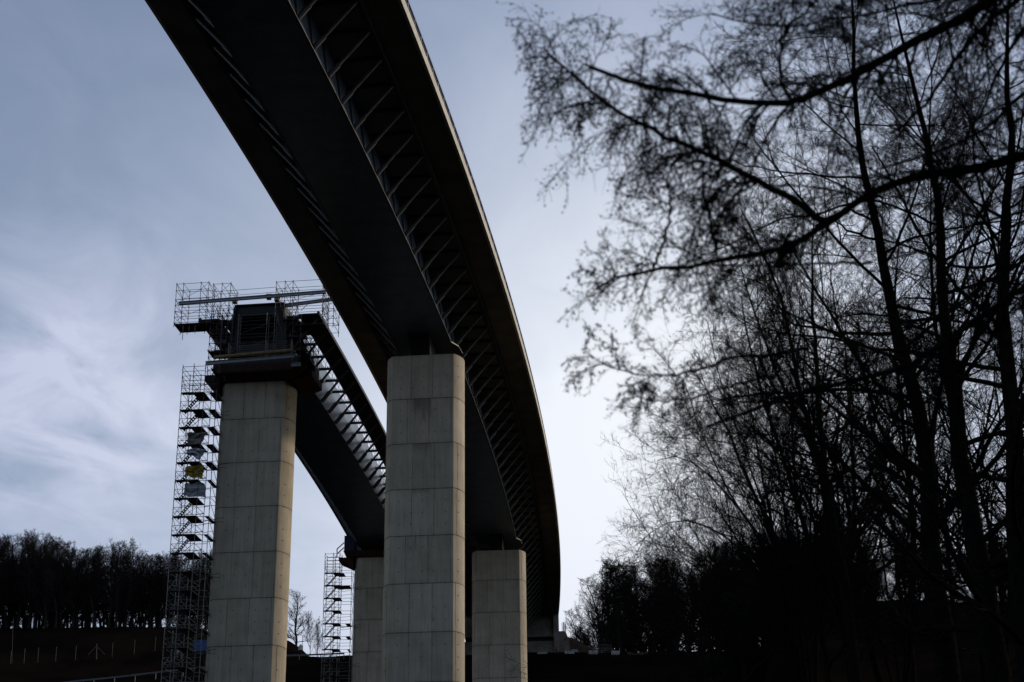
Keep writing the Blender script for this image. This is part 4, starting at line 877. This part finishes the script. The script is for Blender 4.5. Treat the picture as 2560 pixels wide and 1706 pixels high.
def finish(P_, R__, n1, n2, n3, l1_, droop=.0):
    """side branches, twigs, spurs and small cones along one bough"""
    P_ = P_[None]; R__ = R__[None]; parts.append(tube_arrays(P_, R__, 8))
    a1, b1 = grow(P_, R__, n1, .22, 1.0, (58, 16), l1_, .5, 9, .10, -.01, r, lambda t: 1.3 - .75 * t, droop=droop, rmin=.0034, rmax=.010)
    a2, b2 = grow(a1, b1, n2, .1, 1.0, (46, 12), (.30, .58), .62, 7, .13, -.01, r, lambda t: 1.2 - .5 * t, droop=droop, rmin=.0021)
    a3, b3_ = grow(a2, b2, n3, .1, 1.0, (48, 14), (.22, .42), .75, 5, .19, .0, r, None, rmin=.0014)
    parts.extend([tube_arrays(a1, b1, 4), tube_arrays(a2, b2, 3), tube_arrays(a3, b3_, 3)])
    parts.append(buds(a3[:, [2, 4]], .0048, r, .35)); parts.append(buds(a2[:, [3, 6]], .005, r, .3))
spec = [(44, 12, 8, .60), (60, 12, 8, .58), (44, 12, 8, .52), (44, 12, 8, .50), (22, 10, 7, .55), (22, 10, 7, .55), (18, 10, 7, .55), (22, 11, 8, .45), (44, 12, 8, .52), (12, 9, 7, .4), (14, 9, 7, .35), (14, 9, 7, .35), (22, 9, 7, .35), (14, 8, 6, .3), (22, 10, 7, .45)]
for bi, ((P_, R__), (n1, n2, n3, l_)) in enumerate(zip(NB, spec)): finish(P_ - off, R__, n1, n2, n3, l_, .34 if bi in (0, 2) else .12)
me = np_mesh('crown', parts); link('crown', me, 'bark', nt_)

# ------------------------------------------------------------------ small things on the far slopes
def guardrail(pts, Yfun, label):
    q = [px(x, y, Yfun(x)) for x, y in pts]; P_ = resample(q, 30); t = empty('guardrail', P_[0] - [0, 0, .7], label, 'guardrail', 'guardrails of the slope road')
    mb = MB()
    for i in range(29):
        mb.bar(P_[i], P_[i + 1], .08, .32)
    mb.build('rail', 'galv', t)
    L_ = np.linalg.norm(P_[-1] - P_[0]); n_ = int(L_ / 4)
    for k in range(n_ + 1): a = P_[int(round(k / n_ * 29))]; mb = MB(); mb.bar(a - [0, 0, 1.3], a + [0, 0, .1], .12); mb.build('post', 'galv', t)
guardrail([(60, 1722), (165, 1706), (320, 1690), (400, 1680), (515, 1668), (560, 1664)], lambda x: 300 + x * .01, 'long metal guardrail crossing the lower left corner below the hill')
guardrail([(690, 1643), (722, 1639), (760, 1638), (812, 1636), (860, 1634)], lambda x: 312, 'short metal guardrail visible between the left pier and the far scaffold tower')
for x, y0, y1 in ((27, 1648, 1628), (61, 1647, 1623), (95, 1645, 1621), (140, 1642, 1618), (189, 1640, 1616), (281, 1630, 1608), (336, 1624, 1601), (388, 1616, 1593), (486, 1605, 1584)):
    b = px(x, y0, 338); t_ = px(x + 1.5, y1, 338); mb = MB(); mb.bar(b - [0, 0, 1.0], t_, .075); mb.bar(t_, t_ + np.array([.12, 0, .1]), .07)
    tag(mb.build('fence_post', 'post'), 'pale fence post in the line across the left slope below the wood', 'post', 'fence posts on the left slope')
b = px(242, 1637, 338); t_ = px(242, 1610, 338); o = MB().bar(b - [0, 0, 1], t_, .13).build('braced_fence_post', 'post'); tag(o, 'fence post with two slanting braces in the middle of the left fence line', 'post')
for s in (-1, 1): q = px(242 + s * 22, 1634, 338); MB().bar(q - [0, 0, .3], t_ - [0, 0, .5], .08).build('brace', 'post', o)
mb = MB(); a = px(31, 1645, 345); mb.tube(a - [0, 0, 1], px(33, 1545, 345), .05, .03, n=6); tag(mb.build('thin_pole', 'post'), 'thin pale pole standing high at the far left of the slope', 'pole')
# blue container and pale board behind the scaffold
a = px(484, 1628, 325); b = px(518, 1601, 325)
t = empty('site_container', (a[0], 325, a[2]), 'blue site container behind the foot of the tall scaffold tower', 'container')
mb = MB(); mb.box((a[0], 325, a[2]), (b[0] + .6, 328, b[2])); mb.build('body', 'bluebox', t)
mb = MB()
for k in range(12): x_ = a[0] + .2 + k * (b[0] + .4 - a[0]) / 12; mb.box((x_, 324.93, a[2] + .15), (x_ + .1, 324.995, b[2] - .15))
mb.build('side_rib', 'bluebox', t)
mb = MB(); mb.box((a[0] - .05, 324.9, b[2] - .12), (b[0] + .65, 328.1, b[2] + .05)); mb.build('roof_frame', 'bluebox', t)
a = px(441, 1636, 322); b = px(456, 1620, 322); mb = MB(); mb.box((a[0], 322, a[2]), (b[0], 322.2, b[2])); mb.box((a[0] + .1, 322.2, a[2] - 1.0), (a[0] + .2, 322.3, b[2])); mb.box((b[0] - .2, 322.2, a[2] - 1.0), (b[0] - .1, 322.3, b[2])); tag(mb.build('site_board', 'bannergrey'), 'pale rectangular board low behind the tall scaffold tower', 'board')
a = px(745, 1625, 343); t = empty('water_tank', (a[0], 343, a[2]), 'pale upright tank on the slope right of the left pier', 'tank')
c = a + [.5, .5, 0]; mb = MB(); mb.tube(c, c + [0, 0, .9], .5, n=14); mb.tube(c + [0, 0, .9], c + [0, 0, 1.15], .5, .2, n=14); mb.build('vessel', 'white', t); mb = MB(); mb.tube(c + [0, 0, 1.15], c + [0, 0, 1.28], .16, n=10); mb.build('lid', 'galv', t)
mb = MB(); a = px(757, 1626, 342); mb.tube(a, px(756, 1590, 342), .05, n=5); tag(mb.build('marker_pole', 'post'), 'thin pole beside the pale tank right of the left pier', 'pole')
# concrete barrier blocks on the edge of the plateau
lbs = ['pale concrete block just right of the right pier, leftmost of the four', 'pale concrete block in front of the white car below the earth mound', 'pale concrete block under the bare shrubs, third from the left', 'pale concrete block with a thin white rod, rightmost of the four']
for (x0, x1, y0, y1), lb in zip([(1344, 1368, 1640, 1631), (1412, 1436, 1637, 1628), (1472, 1495, 1636, 1627), (1529, 1549, 1637, 1628)], lbs):
    Yd = 314; a = px(x0, y0, Yd); b = px(x1, y1, Yd); W_ = b[0] - a[0]; H_ = b[2] - a[2]; mb = MB(); dz = 0
    vs = [(0, 0, .15), (W_, 0, .15), (W_, 0, H_), (0, 0, H_)]
    mb.box((a[0], Yd, a[2] + .12), (b[0], Yd + .6, b[2]))
    for k in range(4): x_ = a[0] + W_ * (k + .15) / 4; mb.box((x_, Yd + .05, a[2] - .25), (x_ + W_ * .13, Yd + .55, a[2] + .118))
    for k in range(5): x_ = a[0] + W_ * (k + .2) / 5; mb.box((x_, Yd + .1, b[2] + .002), (x_ + W_ * .12, Yd + .5, b[2] + .09))
    tag(mb.build('barrier_block', 'white'), lb, 'barrier', 'concrete barrier blocks on the plateau edge')
mb = MB(); a = px(1549, 1634, 313.8); mb.tube(a, px(1549, 1620, 313.8), .05, n=5); tag(mb.build('marker_rod', 'white'), 'thin white rod beside the rightmost concrete block', 'rod')
# parked car, only its roof showing above the blocks
a = px(1426, 1636, 324); cz = a[2] - .2; car = empty('parked_car', (a[0], 324, cz), 'white parked car half hidden behind a concrete block below the earth mound', 'car')
def prof_body(mb, prof, x0, x1, inset=0):
    n = len(prof); vs = [(x0 + inset * (z > .9), y, z) for y, z in prof] + [(x1 - inset * (z > .9), y, z) for y, z in prof]
    vs = [(a[0] + x, 324 + y, cz + z) for x, y, z in vs]
    mb.add(vs, [tuple(range(n)), tuple(range(2 * n - 1, n - 1, -1))] + [(k, k + n, (k + 1) % n + n, (k + 1) % n) for k in range(n)])
mb = MB(); prof_body(mb, [(0, .3), (0, .75), (.9, .92), (3.9, .95), (4.2, .8), (4.2, .3)], 0, 1.75); mb.build('body', 'white', car)
mb = MB(); prof_body(mb, [(1.0, .93), (1.6, 1.42), (3.3, 1.45), (3.9, .96)], .1, 1.65, .12); cb = mb.build('cabin', 'glass', car)
mb = MB(); mb.box((a[0] + .25, 325.6, cz + 1.43), (a[0] + 1.5, 327.3, cz + 1.49)); mb.build('roof', 'white', car)
for x_ in (0.0, 1.55):
    for y_ in (.8, 3.4):
        mb = MB(); mb.tube((a[0] + x_, 324 + y_, cz + .32), (a[0] + x_ + .2, 324 + y_, cz + .32), .32, n=14); wh = mb.build('wheel', 'rubber_and_shade', car)
for x_ in (.15, 1.35): mb = MB(); mb.box((a[0] + x_, 323.97, cz + .58), (a[0] + x_ + .25, 324.02, cz + .72)); mb.build('headlight', 'glass', car)
a = px(1391, 1628, 319); mb = MB(); mb.tube(a, a + [0, 0, .75], .26, .05, n=10); mb.box(a - [.3, .3, .05], a + [.3, .3, .01]); tag(mb.build('traffic_cone', 'red'), 'small red cone at the foot of the abutment corner', 'cone')
# rubble heap
r = np.random.default_rng(12); mb = MB()
for k in range(60):
    a = px(1568 + r.uniform(0, 48), 1637 - r.uniform(0, 4), 315 + r.uniform(-1, 1)); s = r.uniform(.12, .38); q = norm(r.normal(size=(8, 3)) * .25 + np.array([[-1, -1, -1], [1, -1, -1], [1, 1, -1], [-1, 1, -1], [-1, -1, 1], [1, -1, 1], [1, 1, 1], [-1, 1, 1]])) * s * [1.4, 1, .6]
    mb.hexa(a + q)
tag(mb.build('rubble_heap', 'stone'), 'low heap of pale rubble right of the concrete blocks', 'rubble', None, 'stuff')
# site fence behind
fa = empty('mesh_fence', px(1478, 1634, 322), 'grey mesh site fence behind the third concrete block', 'fence')
for k in range(4):
    a = px(1474 + k * 14, 1633, 322); b = px(1474 + (k + 1) * 14, 1633, 322); mb = MB()
    for q in range(9): c = a + (b - a) * q / 8; mb.tube(c, c + [0, 0, 1.7], .02, n=4)
    for z in (.1, .9, 1.7): mb.tube(a + [0, 0, z], b + [0, 0, z], .03, n=4)
    mb.build('panel', 'galv', fa)
print('objects', len(bpy.data.objects), 'tris', sum(len(m.polygons) for m in bpy.data.meshes))
